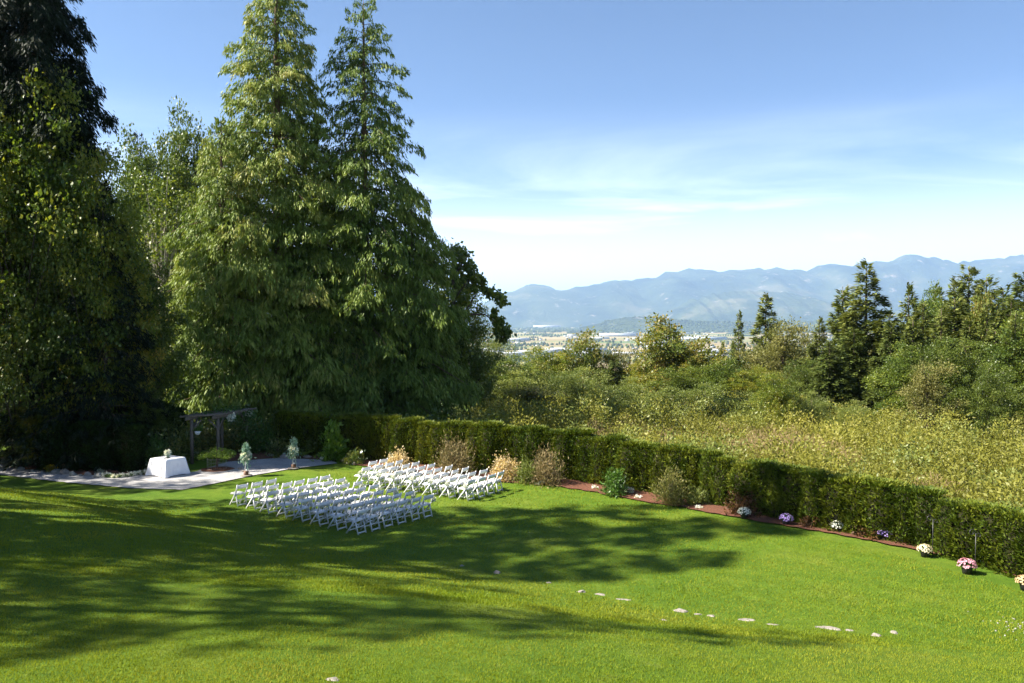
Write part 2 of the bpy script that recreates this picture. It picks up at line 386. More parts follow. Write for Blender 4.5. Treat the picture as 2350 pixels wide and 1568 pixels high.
    # gravel
    m, nt, b = newmat('grey_gravel')
    v = nt.nodes.new('ShaderNodeTexVoronoi'); v.inputs['Scale'].default_value = 34
    tc = nt.nodes.new('ShaderNodeTexCoord'); nt.links.new(tc.outputs['Object'], v.inputs['Vector'])
    c = ramp(nt, v.outputs['Color'], [(.1, (.17, .165, .165)), (.5, (.33, .325, .33)), (.9, (.52, .50, .49))])
    c = mixc(nt, .45, c, ramp(nt, noise(nt, 1.2, 5), [(.35, (.24, .235, .24)), (.65, (.42, .40, .39))]))
    nt.links.new(c, b.inputs['Base Color']); b.inputs['Roughness'].default_value = .9
    bump(nt, b, v.outputs['Distance'], .8, .02); M['gravel'] = m
    # bark mulch
    m, nt, b = newmat('red_bark_mulch')
    n1 = noise(nt, 26, 5, .75); c = ramp(nt, n1, [(.3, (.045, .016, .008)), (.5, (.13, .045, .020)), (.68, (.25, .10, .05))])
    nt.links.new(c, b.inputs['Base Color']); b.inputs['Roughness'].default_value = .9; bump(nt, b, n1, 1.0, .05); M['mulch'] = m
    # valley fields: crop blocks, hedgerow lines, fine furrow variation
    m, nt, b = newmat('valley_fields')
    tc = nt.nodes.new('ShaderNodeTexCoord'); mp = nt.nodes.new('ShaderNodeMapping'); mp.inputs['Scale'].default_value = (1 / 700, 1 / 420, 1); mp.inputs['Rotation'].default_value = (0, 0, .14)
    nt.links.new(tc.outputs['Object'], mp.inputs[0])
    v = nt.nodes.new('ShaderNodeTexVoronoi'); v.distance = 'CHEBYCHEV'; v.inputs['Scale'].default_value = 1.0; v.inputs['Randomness'].default_value = .8
    nt.links.new(mp.outputs[0], v.inputs['Vector'])
    sp = nt.nodes.new('ShaderNodeSeparateColor'); nt.links.new(v.outputs['Color'], sp.inputs[0])
    c = ramp(nt, sp.outputs[0], [(.0, (.36, .25, .13)), (.2, (.22, .24, .07)), (.38, (.42, .32, .17)), (.55, (.14, .20, .055)), (.7, (.34, .30, .11)), (.85, (.47, .36, .22)), (1, (.19, .23, .08))])
    r_ = c.node; r_.color_ramp.interpolation = 'CONSTANT'
    c = mixc(nt, 1.0, c, (.72, .74, .66), 'MULTIPLY')
    c = mixc(nt, .3, c, ramp(nt, noise(nt, .004, 5, .6), [(.3, (.10, .14, .05)), (.7, (.30, .24, .14))]))
    nt.links.new(c, b.inputs['Base Color']); b.inputs['Roughness'].default_value = .95; b.inputs['Specular IOR Level'].default_value = .1; M['valley'] = m
    M['far_trees'] = plain('far_tree_crowns', [(.030, .042, .018), (.065, .085, .030)], .01, .9, spec=.1)
    # mountain woods, pale rock scars and clearings
    m, nt, b = newmat('wooded_mountain')
    n1 = noise(nt, .0011, 8, .62); n2 = noise(nt, .0045, 6, .65)
    c = ramp(nt, n1, [(.36, (.018, .028, .018)), (.55, (.050, .064, .030)), (.68, (.12, .11, .06))])
    c = mixc(nt, ramp(nt, n2, [(.60, (0, 0, 0)), (.70, (1, 1, 1))]), c, (.26, .22, .18))
    nt.links.new(c, b.inputs['Base Color']); b.inputs['Roughness'].default_value = .95; b.inputs['Specular IOR Level'].default_value = .05
    bump(nt, b, n2, 1.0, 60); M['mountain'] = m
mats()

# ------------------------------------------------------------------ ground
def build_ground():
    xs = np.concatenate([np.arange(-640, -60, 20.), np.arange(-60, -27, 1.5), np.arange(-27, 19, .34), np.arange(19, 70, 1.5), np.arange(70, 700, 15.)])
    ys = np.concatenate([np.arange(-640, -30, 20.), np.arange(-30, 6, 1.5), np.arange(6, 43, .34), np.arange(43, 100, 1.5), np.arange(100, 760, 15.)])
    X, Y = np.meshgrid(xs, ys); Z = H(X, Y); V = np.stack([X.ravel(), Y.ravel(), Z.ravel()], 1)
    nx, ny = len(xs), len(ys); i = np.arange((nx - 1) * (ny - 1)); r, c = i // (nx - 1), i % (nx - 1)
    a = r * nx + c; Q = np.stack([a, a + 1, a + nx + 1, a + nx], 1)
    cx = V[Q].mean(1); w = outside(cx[:, 0], cx[:, 1])
    lawn = (w < 0.6) & (cx[:, 0] > -60) & (cx[:, 1] > -30) & (cx[:, 0] < 30)
    for nm, sel, mt, kd in (('lawn', lawn, M['lawn'], 'structure'), ('hillside_ground', ~lawn, M['rough_ground'], 'structure')):
        q = Q[sel]; u_, inv = np.unique(q, return_inverse=True)
        o = link(nm, make_mesh(nm, V[u_], inv.reshape(-1, 4), mt, smooth=True)); tag(o, kind=kd)
    # the flat valley far below, out to beyond the mountains
    g = [-40000, -20000, -9000, -4000, -1500, 0, 1500, 4000, 9000, 20000, 40000]
    X, Y = np.meshgrid(g, g); V = np.stack([X.ravel(), Y.ravel(), np.full(X.size, VALLEY)], 1)
    n = len(g); i = np.arange((n - 1) ** 2); a = (i // (n - 1)) * n + i % (n - 1)
    tag(link('valley_ground', make_mesh('valley_ground', V, np.stack([a, a + 1, a + n + 1, a + n], 1), M['valley'])), kind='structure')

def loft(name, A, B, n, m, dz, mat, bump_=0.0, edge=0.0):
    """sheet between two ground polylines"""
    A = np.array(A, float)[:, :2]; B = np.array(B, float)[:, :2]
    def res(P):
        s = np.concatenate([[0], np.cumsum(np.linalg.norm(np.diff(P, axis=0), axis=1))]); t = np.linspace(0, s[-1], n)
        return np.stack([np.interp(t, s, P[:, 0]), np.interp(t, s, P[:, 1])], 1)
    A, B = res(A), res(B)
    k = np.linspace(0, 1, m)[:, None, None]; P = A[None] * (1 - k) + B[None] * k
    wob = (vnoise(P[..., 0] * 3.1 + 5, P[..., 1] * 3.1, 1.0) - .5) * edge
    P = P + wob[..., None]
    z = H(P[..., 0], P[..., 1]) + dz + bump_ * (fbm(P[..., 0], P[..., 1], .8, 3) - .5) * 2 * np.sin(math.pi * k[..., 0])
    V = np.concatenate([P, z[..., None]], 2).reshape(-1, 3)
    i = np.arange((n - 1) * (m - 1)); a = (i // (n - 1)) * n + i % (n - 1)
    return make_mesh(name, V, np.stack([a, a + 1, a + n + 1, a + n], 1), mat, smooth=True)

def build_path_and_beds():
    up = [G(-260, 1066), G(0, 1074), G(100, 1082), G(190, 1093), G(345, 1092), G(445, 1085), G(520, 1062), G(640, 1053), G(760, 1058)]
    lo = [G(-260, 1066) + [0, -2.4, 0], G(0, 1091), G(150, 1109), G(300, 1123), G(420, 1126), G(500, 1110), G(575, 1094), G(660, 1079), G(775, 1065)]
    tag(link('gravel_path', loft('gravel_path', lo, up, 160, 14, .035, M['gravel'], .01, .10)), kind='structure')
    # bark beds: behind the path on the left, round the arbour, and all along the long hedge
    b1 = [p + [0, 3.4, 0] for p in (G(-260, 1066), G(0, 1074), G(100, 1082), G(190, 1093), G(345, 1092))]
    tag(link('mulch_bed', loft('mulch_bed', up[:5], b1, 70, 8, .06, M['mulch'], .05, .12)), kind='structure')
    a2 = [G(520, 1062), G(640, 1053), G(760, 1058), G(850, 1075), G(1000, 1098), G(1180, 1110), G(1260, 1116), G(1400, 1139), G(1560, 1167), G(1700, 1193), G(1900, 1226), G(2100, 1264), G(2230, 1290), G(2350, 1336)]
    a2 = a2 + [np.array([14.9, 16.6, 0]), np.array([16.4, 11, 0])]
    b2 = [np.array([-15, 42.5, 0]), np.array([-12, 41, 0]), np.array([-6.8, 39.4, 0])] + [np.array([x + .5, y + .9, 0]) for x, y in zip(_hx[4:14], _hy[4:14])]
    tag(link('hedge_mulch_bed', loft('hedge_mulch_bed', a2, b2, 260, 8, .05, M['mulch'], .05, .16)), kind='structure')
build_ground(); build_path_and_beds()

# ------------------------------------------------------------------ far country
def build_far():
    # mountain ranges given as crest lines (picture column, row) at a distance
    def range_(name, pts, dist, depth, seed, rough, back=2500, uext=None):
        us = np.array([p[0] for p in pts], float); vs = np.array([p[1] for p in pts], float)
        n = 420; m = 46
        u = np.linspace(us[0], us[-1], n)
        crest = CAMZ + (733 - np.interp(u, us, vs)) / F * dist
        crest = crest - VALLEY
        nz = fbm(u * 3.0 + seed, np.full(n, seed * 3.3), 40, 5) - .5
        crest = np.maximum(crest + nz * rough * 0.35 * np.clip(crest / 300, 0, 1), 2)
        x0 = (u - 1175) / F * dist
        k = np.concatenate([np.linspace(0, 1, m - 10), 1 + np.linspace(.08, 1, 10)])
        U, K = np.meshgrid(np.arange(n), k)
        X = x0[U] * (1 + np.where(K > 1, (K - 1) * back / dist, -(1 - K) * depth / dist * .2))
        Y = dist + np.where(K > 1, (K - 1) * back, -(1 - K) * depth)
        rid = 1 - np.abs(fbm(X + seed * 900, Y * .45, 2100, 5) * 2 - 1)
        sp = (rid - .55) * rough * 1.5
        prof = np.where(K <= 1, K ** 1.25, 1 - (K - 1) ** 1.5)
        Z = crest[U] * prof + sp * np.sin(math.pi * np.clip(K, 0, 1)) * np.clip(crest[U] / 500, 0.05, 1)
        Z = np.maximum(Z, -3) + VALLEY
        Z = np.where((K == 0), VALLEY - 5, Z)
        V = np.stack([X, Y, Z], 2).reshape(-1, 3); i = np.arange((n - 1) * (len(k) - 1)); a = (i // (n - 1)) * n + i % (n - 1)
        tag(link(name, make_mesh(name, V, np.stack([a, a + 1, a + n + 1, a + n], 1), M['mountain'], smooth=True)), kind='structure')
    range_('mountains', [(-1400, 690), (-600, 672), (0, 690), (500, 682), (900, 705), (1060, 735), (1100, 722), (1130, 700), (1160, 680), (1190, 665), (1215, 659), (1260, 664), (1285, 675), (1320, 665), (1340, 660), (1390, 650), (1440, 643), (1490, 640), (1530, 628), (1580, 620), (1610, 620), (1650, 627), (1700, 621), (1760, 618), (1800, 617), (1850, 624), (1880, 610), (1930, 606), (1950, 612), (1985, 603), (2040, 599), (2083, 586), (2130, 594), (2190, 602), (2250, 600), (2310, 590), (2350, 588), (2450, 596), (2700, 610), (3200, 580), (4200, 640)], 16500, 3800, 3.1, 520, 3500)
    range_('foothills', [(1420, 752), (1500, 735), (1550, 705), (1590, 690), (1640, 677), (1700, 668), (1760, 669), (1820, 676), (1880, 690), (1930, 712), (2000, 722), (2150, 705), (2400, 700), (2700, 690), (3200, 745)], 12600, 2000, 7.7, 300, 1500)
    range_('wooded_hill', [(1330, 751), (1370, 744), (1400, 735), (1440, 728), (1480, 727), (1530, 732), (1600, 737), (1700, 739), (1850, 737), (2000, 741), (2300, 738), (2800, 748)], 8600, 650, 1.7, 60, 500)
    # woods, windbreaks and garden trees down on the flat: one mass
    ico = bmesh.new(); bmesh.ops.create_icosphere(ico, subdivisions=1, radius=1.0)
    iv = np.array([v.co[:] for v in ico.verts]); jf = np.array([[v.index for v in f.verts] for f in ico.faces]); ico.free()
    P = []; S = []
    def put(u, d, s, hgt):
        P.append(((u - 1175) / F * d, d, VALLEY + hgt * .35)); S.append((s, s, hgt))
    rr = np.random.default_rng(11)
    for _ in range(210):                          # clusters and rows at every distance
        u0 = rr.uniform(900, 2500); d0 = 2300 * (8200 / 2300) ** rr.random(); n = rr.integers(4, 22); row = rr.random() < .6; sp = rr.uniform(10, 26); a0 = rr.uniform(-.12, .12)
        for j in range(n):
            if row: x, y = j * sp, j * sp * a0 + rr.normal(0, 3)
            else: x, y = rr.normal(0, 50), rr.normal(0, 45)
            put(u0 + x / d0 * F, d0 + y, rr.uniform(5, 10), rr.uniform(6, 13))
    for _ in range(2600):                         # the far edge of the valley reads as continuous wood and town
        d = rr.uniform(7600, 12000); put(rr.uniform(800, 2500), d, rr.uniform(14, 34), rr.uniform(9, 17))
    for _ in range(1000):                         # treed slope of the low hill
        d = rr.uniform(8050, 8600); uu = rr.uniform(1380, 2100); k = (d - 7950) / 650
        crest = CAMZ + (733 - np.interp(uu, [1330, 1400, 1450, 1500, 1600, 2100], [751, 735, 727.5, 729, 737, 739])) / F * 8600 - VALLEY
        P.append(((uu - 1175) / F * d, d, VALLEY + crest * max(k, 0) ** 1.25 + 2)); S.append((rr.uniform(10, 22), rr.uniform(10, 22), rr.uniform(7, 13)))
    P = np.array(P); S = np.array(S); n = len(P)
    V = iv[None] * S[:, None] * (1 + .25 * (rr.random((n, len(iv), 1)) - .5)) + P[:, None]
    Fc = (jf[None] + (np.arange(n) * len(iv))[:, None, None]).reshape(-1, 3)
    tag(link('far_woods', make_mesh('far_woods', V.reshape(-1, 3), Fc, M['far_trees'])), 'dark tree rows and woods scattered across the valley floor', kind='stuff')
    # farm sheds, greenhouses and houses on the flat
    def shed(u, d, L, W, hgt, rz, roof, label, cat='building', group=None, name='farm_building', z=None):
        x = (u - 1175) / F * d; e = empty(name, (x, d, VALLEY if z is None else z), rz, label, cat, group)
        g = Geo(); box(g, (0, 0, hgt / 2), (L, W, hgt)); link('wall', g.mesh('wall', M['wall_pale']), e)
        g = Geo(); V = []
        for sx in (-1, 1):
            V += [(sx * (L / 2 + .5), -W / 2 - .5, hgt + .02), (sx * (L / 2 + .5), 0, hgt + W * .24), (sx * (L / 2 + .5), W / 2 + .5, hgt + .02)]
        g.add(np.array(V), [np.array([[0, 3, 4, 1], [1, 4, 5, 2], [0, 2, 5, 3]]), np.array([[0, 1, 2], [3, 5, 4]])])
        link('roof', g.mesh('roof', M[roof]), e)
        return e
    special = [
        (1320, 3150, 250, 40, 7, .02, 'roof_light', 'very long low white shed on tan fields right of the maple bough'),
        (1268, 3100, 80, 30, 7, .02, 'roof_grey', 'grey roofed barn at the left end of the long white shed'),
        (1522, 3350, 150, 60, 8, .1, 'roof_light', 'broad white greenhouse block behind the round topped tree'),
        (1505, 3900, 160, 50, 8, 0, 'roof_light', 'wide pale shed on the flat beyond the nearer greenhouse'),
        (1506, 2500, 60, 26, 7, .2, 'roof_light', 'white farmhouse standing alone in the nearest brown field'),
        (1640, 3000, 230, 46, 7, -.05, 'roof_light', 'long white greenhouse just left of the small spruce tops'),
        (1655, 2650, 200, 40, 7, -.03, 'roof_light', 'nearest long white roof left of the small spruce tops'),
        (1610, 4900, 300, 60, 8, .03, 'roof_light', 'long white roofs in a line below the wooded foothills'),
        (1855, 4300, 260, 60, 8, .0, 'roof_light', 'white shed roofs glimpsed between the right hand spruces'),
        (1420, 6000, 330, 60, 9, .0, 'roof_light', 'bright white roofs at the foot of the low wooded hill'),
        (1180, 4700, 180, 50, 8, .0, 'roof_light', 'pale shed under the tip of the overhanging maple bough'),
        (1255, 12300, 420, 90, 14, .0, 'roof_light', 'white quarry works at the base of the mountains')]
    for a in special: shed(*a)
    rr = np.random.default_rng(5)
    for k in range(110):
        d = 2600 * (8300 / 2600) ** rr.random() ** .8; u = rr.uniform(1080, 2010)
        big = rr.random() < .3
        shed(u, d, rr.uniform(50, 150) if big else rr.uniform(14, 30), rr.uniform(16, 34) if big else rr.uniform(10, 14), rr.uniform(5, 8), rr.uniform(-.5, .5), 'roof_light' if rr.random() < .65 else 'roof_grey',
             'small pale farm building among the valley fields', 'building', 'small buildings scattered over the valley floor')
build_far()

# ------------------------------------------------------------------ haze
def build_haze():
    bm = bmesh.new(); bmesh.ops.create_cube(bm, size=1.0)
    me = bpy.data.meshes.new('haze'); bm.to_mesh(me); bm.free()
    m = bpy.data.materials.new('valley_haze'); m.use_nodes = True; nt = m.node_tree; nt.nodes.remove(nt.nodes['Principled BSDF'])
    v = nt.nodes.new('ShaderNodeVolumePrincipled'); v.inputs['Color'].default_value = (.42, .635, 1.0, 1); v.inputs['Density'].default_value = 5.2e-5; v.inputs['Anisotropy'].default_value = 0.2
    nt.links.new(v.outputs[0], nt.nodes['Material Output'].inputs['Volume']); me.materials.append(m)
    o = link('haze', me, loc=(0, 0, (1450 + VALLEY - 9) / 2), sc=(81000, 81000, 1450 - VALLEY + 9)); tag(o, 'thin blue haze over the valley', kind='stuff')
build_haze()

# ------------------------------------------------------------------ plant generators
def conifer(seed, h, rad, nb, ns, style, leaf, bark, p=.85, bare=.04, spray=.3, wr=.3, droop=.35, dense=1.0, gap=.25, flat=.26, tilt=None):
    """returns (trunk mesh, crown mesh); style: cedar / fir / hemlock"""
    r = np.random.default_rng(seed)
    t = bare + (1 - bare) * (np.arange(nb) + r.random(nb)) / nb
    t = np.clip(t, 0, .985)
    az = (np.arange(nb) * 2.39996 + r.normal(0, .35, nb)) % (2 * math.pi)
    lump = fbm(az * 2.2 + seed, t * h * .9, 1.6, 3)
    L = rad * ((1 - t) ** p + .025) * (1 - gap + 2 * gap * lump) * r.uniform(.78, 1.12, nb)
    L *= np.clip(.55 + t * 6, 0, 1)
    up = {'cedar': .10, 'fir': .18, 'hemlock': .12}[style] * r.uniform(.6, 1.5, nb)
    up = up + .55 * np.clip((t - .75) * 4, 0, 1)
    dr = droop * r.uniform(.7, 1.3, nb)
    out = np.stack([np.cos(az), np.sin(az), 0 * az], 1); lat = np.stack([-np.sin(az), np.cos(az), 0 * az], 1)
    lean = np.array([0, 0]) if tilt is None else np.array(tilt)
    def pos(b, s):
        z = t[b] * h + L[b] * (up[b] * s - dr[b] * s ** 2 + .12 * dr[b] * s ** 4)
        P = out[b] * (L[b] * s)[:, None]; P[:, 2] = z
        return P
    w = L ** 1.45; w /= w.sum(); b = r.choice(nb, ns, p=w)
    ncl = ns // 13; cl = r.integers(0, ncl, ns); bc = r.choice(nb, ncl, p=w); b = bc[cl]
    s = np.clip((r.random(ncl) ** .62 * .98 + .02)[cl] + r.normal(0, .05, ns) / np.maximum(L[b], .5) * 2.2, .01, 1.03)
    k = r.normal(0, 1, ncl)[cl] + r.normal(0, .10, ns)
    lt = k * L[b] * flat * (1.05 - .72 * s) + r.normal(0, .06, ns)
    P = pos(b, s) + lat[b] * lt[:, None]
    P[:, 2] -= np.abs(lt) * (.35 if style != 'fir' else .12) - r.normal(0, .05, ncl)[cl] * L[b] * .7 - r.normal(0, .10, ns)
    sg = np.sign(k)[:, None]
    if style == 'cedar':
        D = out[b] * .42 + lat[b] * sg * .28 + r.normal(0, .26, (ns, 3)); D[:, 2] -= 1.0
        S = unit(r.normal(0, 1, (ns, 3)) * [1, 1, .2])
    elif style == 'hemlock':
        D = out[b] * .6 + lat[b] * sg * .5 + r.normal(0, .2, (ns, 3)); D[:, 2] -= .75
        S = unit(r.normal(0, 1, (ns, 3)) * [1, 1, .4])
    else:
        D = out[b] * .8 + lat[b] * sg * .65 + r.normal(0, .28, (ns, 3)); D[:, 2] += .02
        S = unit(np.cross(D, np.array([0, 0, 1.0])) + r.normal(0, .35, (ns, 3)))
    topm = (t[b] > .94)
    D[topm, 2] = np.abs(D[topm, 2]) * .8 + .3
    Ls = spray * r.uniform(.55, 1.5, ns) * (1 - .35 * t[b])
    br = r.random(ncl)[cl]
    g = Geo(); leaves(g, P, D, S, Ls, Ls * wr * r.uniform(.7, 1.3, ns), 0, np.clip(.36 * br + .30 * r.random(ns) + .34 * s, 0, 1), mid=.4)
    crown = g.mesh('crown', [M[leaf]])
    g = Geo(); tz = np.linspace(0, 1, 9); wob = np.cumsum(r.normal(0, .012, (9, 2)) * h / 12, axis=0) * 0
    tube(g, np.stack([wob[:, 0], wob[:, 1], tz * h * .995], 1), h * .0155 * (1 - tz) ** .8 + .012, 8)
    for i in range(0, nb, max(1, nb // 150)):
        q = pos(np.full(4, i), np.linspace(0, .9, 4)); rr_ = .012 + .011 * L[i]
        tube(g, q, rr_ * np.array([1, .75, .5, .2]), 3, cap=False)
    trunk = g.mesh('trunk', [M[bark]])
    return trunk, crown

def broadleaf(seed, h, w, nc, nl, leaf_len, leaf, bark, trunk_t=.25, clump=.85, gap=.0, flatc=.62, wr=.62, topheavy=.55, lobes=5, up_=0.0, stems=1):
    r = np.random.default_rng(seed)
    # the crown is a union of a few lobes, clumps sit mostly near their outer skin
    lc = []; lr = []
    for i in range(lobes):
        a = i * 2.4 + r.random(); zz = trunk_t + (1 - trunk_t) * (.25 + .6 * (i + .5) / lobes)
        k = math.sin(math.pi * min(max((zz - trunk_t) / (1 - trunk_t), .08), .92)) ** .7
        lc.append([math.cos(a) * w * .24 * k, math.sin(a) * w * .24 * k, zz * h]); lr.append([w * .30 * (.55 + .6 * k), w * .30 * (.55 + .6 * k), h * (1 - trunk_t) * .27])
    lc.append([0, 0, h * (1 - (1 - trunk_t) * .28)]); lr.append([w * .22, w * .22, h * (1 - trunk_t) * .28])
    lc = np.array(lc); lr = np.array(lr); li = r.integers(0, len(lc), nc)
    d = unit(r.normal(0, 1, (nc, 3))); rad_ = r.random(nc) ** .38
    c = lc[li] + d * lr[li] * rad_[:, None]
    c[:, 2] = np.maximum(c[:, 2], trunk_t * h * .55)
    cs = clump * r.uniform(.6, 1.35, nc)
    n = nc * nl; ci = np.repeat(np.arange(nc), nl)
    off = r.normal(0, .46, (n, 3)) * [1, 1, flatc]; P = c[ci] + off * cs[ci][:, None]
    outd = unit(P - np.array([0, 0, h * .5]))
    D = outd * .5 + unit(off) * .4 + r.normal(0, .55, (n, 3)); D[:, 2] += -.25 + up_
    S = r.normal(0, 1, (n, 3)) * [1, 1, .35]
    Ls = leaf_len * r.uniform(.6, 1.35, n); ct = r.random(nc)
    g = Geo(); leaves(g, P, D, S, Ls, Ls * wr, 0, np.clip(.45 * ct[ci] + .55 * r.random(n), 0, 1))
    crown = g.mesh('crown', [M[leaf]])
    g = Geo()
    for sidx in range(stems):
        b0 = np.array([0, 0, 0]) if stems == 1 else np.array([r.normal(0, .25), r.normal(0, .25), 0])
        tz = np.linspace(0, 1, 7); bend = np.cumsum(r.normal(0, .022, (7, 2)), axis=0) * h * .5; bend[0] = 0
        tp = np.stack([b0[0] + bend[:, 0] * .6, b0[1] + bend[:, 1] * .6, tz * h * .88], 1)
        tube(g, tp, (h * .017 / stems ** .5) * (1 - tz * .88) + .006, 7)
        for i in range(0, nc, max(1, nc // (46 // stems))):
            zt = min(max((c[i, 2] / h - .22) * .85, trunk_t * .6), .82); k = zt / .88 * 6; k0 = int(k); pb = tp[k0] * (1 - k + k0) + tp[min(k0 + 1, 6)] * (k - k0)
            m1 = pb * .55 + c[i] * .45 + [0, 0, -.03 * h]
            tube(g, np.array([pb, m1, c[i]]), np.array([.006, .004, .0014]) * h, 4, cap=False)
    trunk = g.mesh('trunk', [M[bark]])
    return trunk, crown

def bush(seed, rx, ry, hz, n, leaf_len, wr, mat, style='round', stems=True, dense=.5, sub=None):
    """leafy shrub as one foliage mesh around thin stems"""
    r = np.random.default_rng(seed); g = Geo()
    nc = max(8, n // 28); ci = r.integers(0, nc, n)
    d = unit(r.normal(0, 1, (nc, 3)) * [1, 1, .9]); d[:, 2] = np.abs(d[:, 2]); q = r.random(nc) ** dense
    c = d * q[:, None] * [rx * .86, ry * .86, hz * .88]
    cs = .17 * (rx + hz) * r.uniform(.6, 1.2, nc); P = c[ci] + r.normal(0, .5, (n, 3)) * cs[ci][:, None]
    P[:, 2] = np.maximum(P[:, 2], .03)
    o = unit(P + [0, 0, .15]); D = o * .7 + r.normal(0, .5, (n, 3)); D[:, 2] += .3 if style == 'up' else (-.1 if style == 'round' else .9)
    Ls = leaf_len * r.uniform(.6, 1.35, n); ct = r.random(nc)
    leaves(g, P, D, r.normal(0, 1, (n, 3)), Ls, Ls * wr, 0, .4 * ct[ci] + .6 * r.random(n))
    if stems:
        for i in range(min(nc, 16)): tube(g, np.array([[c[i, 0] * .1, c[i, 1] * .1, 0], c[i] * .55 + [0, 0, .02], c[i]]), np.array([.016, .011, .004]) * (hz ** .5), 4, 1, cap=False)
    return g.mesh('foliage', [M[mat], M['twig']])

def plant_tree(name, protos, loc, rz, sc, label, cat='tree', group=None):
    e = empty(name, loc, rz, label, cat, group); e.scale = sc if hasattr(sc, '__len__') else (sc, sc, sc)
    link('trunk', protos[0], e); link('crown', protos[1], e)
    return e

# ------------------------------------------------------------------ the big cedars
def build_cedars():
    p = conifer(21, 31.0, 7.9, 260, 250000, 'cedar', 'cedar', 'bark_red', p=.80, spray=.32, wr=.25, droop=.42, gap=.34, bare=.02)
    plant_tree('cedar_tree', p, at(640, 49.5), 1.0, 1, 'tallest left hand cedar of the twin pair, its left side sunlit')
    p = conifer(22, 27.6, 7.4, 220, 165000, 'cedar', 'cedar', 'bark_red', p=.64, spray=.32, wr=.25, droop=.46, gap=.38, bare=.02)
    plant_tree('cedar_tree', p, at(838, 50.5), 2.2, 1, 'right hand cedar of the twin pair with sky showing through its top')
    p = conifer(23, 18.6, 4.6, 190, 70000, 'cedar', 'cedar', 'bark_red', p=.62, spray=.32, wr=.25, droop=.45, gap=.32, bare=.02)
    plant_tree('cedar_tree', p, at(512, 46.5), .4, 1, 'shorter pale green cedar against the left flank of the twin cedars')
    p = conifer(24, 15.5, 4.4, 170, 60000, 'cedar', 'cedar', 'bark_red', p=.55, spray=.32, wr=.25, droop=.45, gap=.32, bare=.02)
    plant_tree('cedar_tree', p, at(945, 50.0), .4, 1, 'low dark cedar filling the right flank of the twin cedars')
build_cedars()

# ------------------------------------------------------------------ proto trees
PR = {}
def protos():
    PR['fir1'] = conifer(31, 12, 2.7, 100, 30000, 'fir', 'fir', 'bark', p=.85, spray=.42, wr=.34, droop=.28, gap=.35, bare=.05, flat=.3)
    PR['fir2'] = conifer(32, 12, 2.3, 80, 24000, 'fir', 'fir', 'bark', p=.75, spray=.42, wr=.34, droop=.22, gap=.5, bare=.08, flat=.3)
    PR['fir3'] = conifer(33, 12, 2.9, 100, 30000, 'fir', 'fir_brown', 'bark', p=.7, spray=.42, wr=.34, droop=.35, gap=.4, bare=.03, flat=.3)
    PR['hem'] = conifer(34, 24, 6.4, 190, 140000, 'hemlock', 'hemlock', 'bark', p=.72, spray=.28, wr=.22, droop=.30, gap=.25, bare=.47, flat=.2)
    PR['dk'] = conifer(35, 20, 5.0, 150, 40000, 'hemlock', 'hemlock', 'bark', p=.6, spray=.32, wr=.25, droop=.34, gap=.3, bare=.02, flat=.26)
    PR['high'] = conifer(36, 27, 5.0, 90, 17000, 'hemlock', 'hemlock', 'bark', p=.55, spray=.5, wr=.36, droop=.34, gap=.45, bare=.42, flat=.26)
    PR['map1'] = broadleaf(41, 12, 9, 340, 115, .165, 'maple', 'bark', trunk_t=.10, clump=.80, gap=0, wr=.8, lobes=7)
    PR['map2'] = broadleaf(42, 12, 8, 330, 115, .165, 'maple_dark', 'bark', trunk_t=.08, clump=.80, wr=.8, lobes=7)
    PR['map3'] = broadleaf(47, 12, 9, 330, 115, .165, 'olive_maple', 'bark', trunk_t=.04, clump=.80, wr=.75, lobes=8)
    PR['aut'] = broadleaf(43, 9, 7, 170, 80, .22, 'autumn', 'bark', trunk_t=.10, clump=.8, wr=.7, lobes=6)
    PR['wil'] = broadleaf(44, 7, 5, 150, 80, .16, 'willow', 'bark', trunk_t=.04, clump=.7, wr=.36, lobes=6, up_=.6, stems=3)
    PR['oli'] = broadleaf(45, 9, 4.6, 150, 90, .18, 'olive', 'bark', trunk_t=.04, clump=.65, wr=.45, lobes=6, up_=.4, stems=2)
    PR['thin'] = broadleaf(46, 13, 6, 110, 46, .20, 'maple_dark', 'birch', trunk_t=.3, clump=.8, wr=.6, lobes=6)
protos()

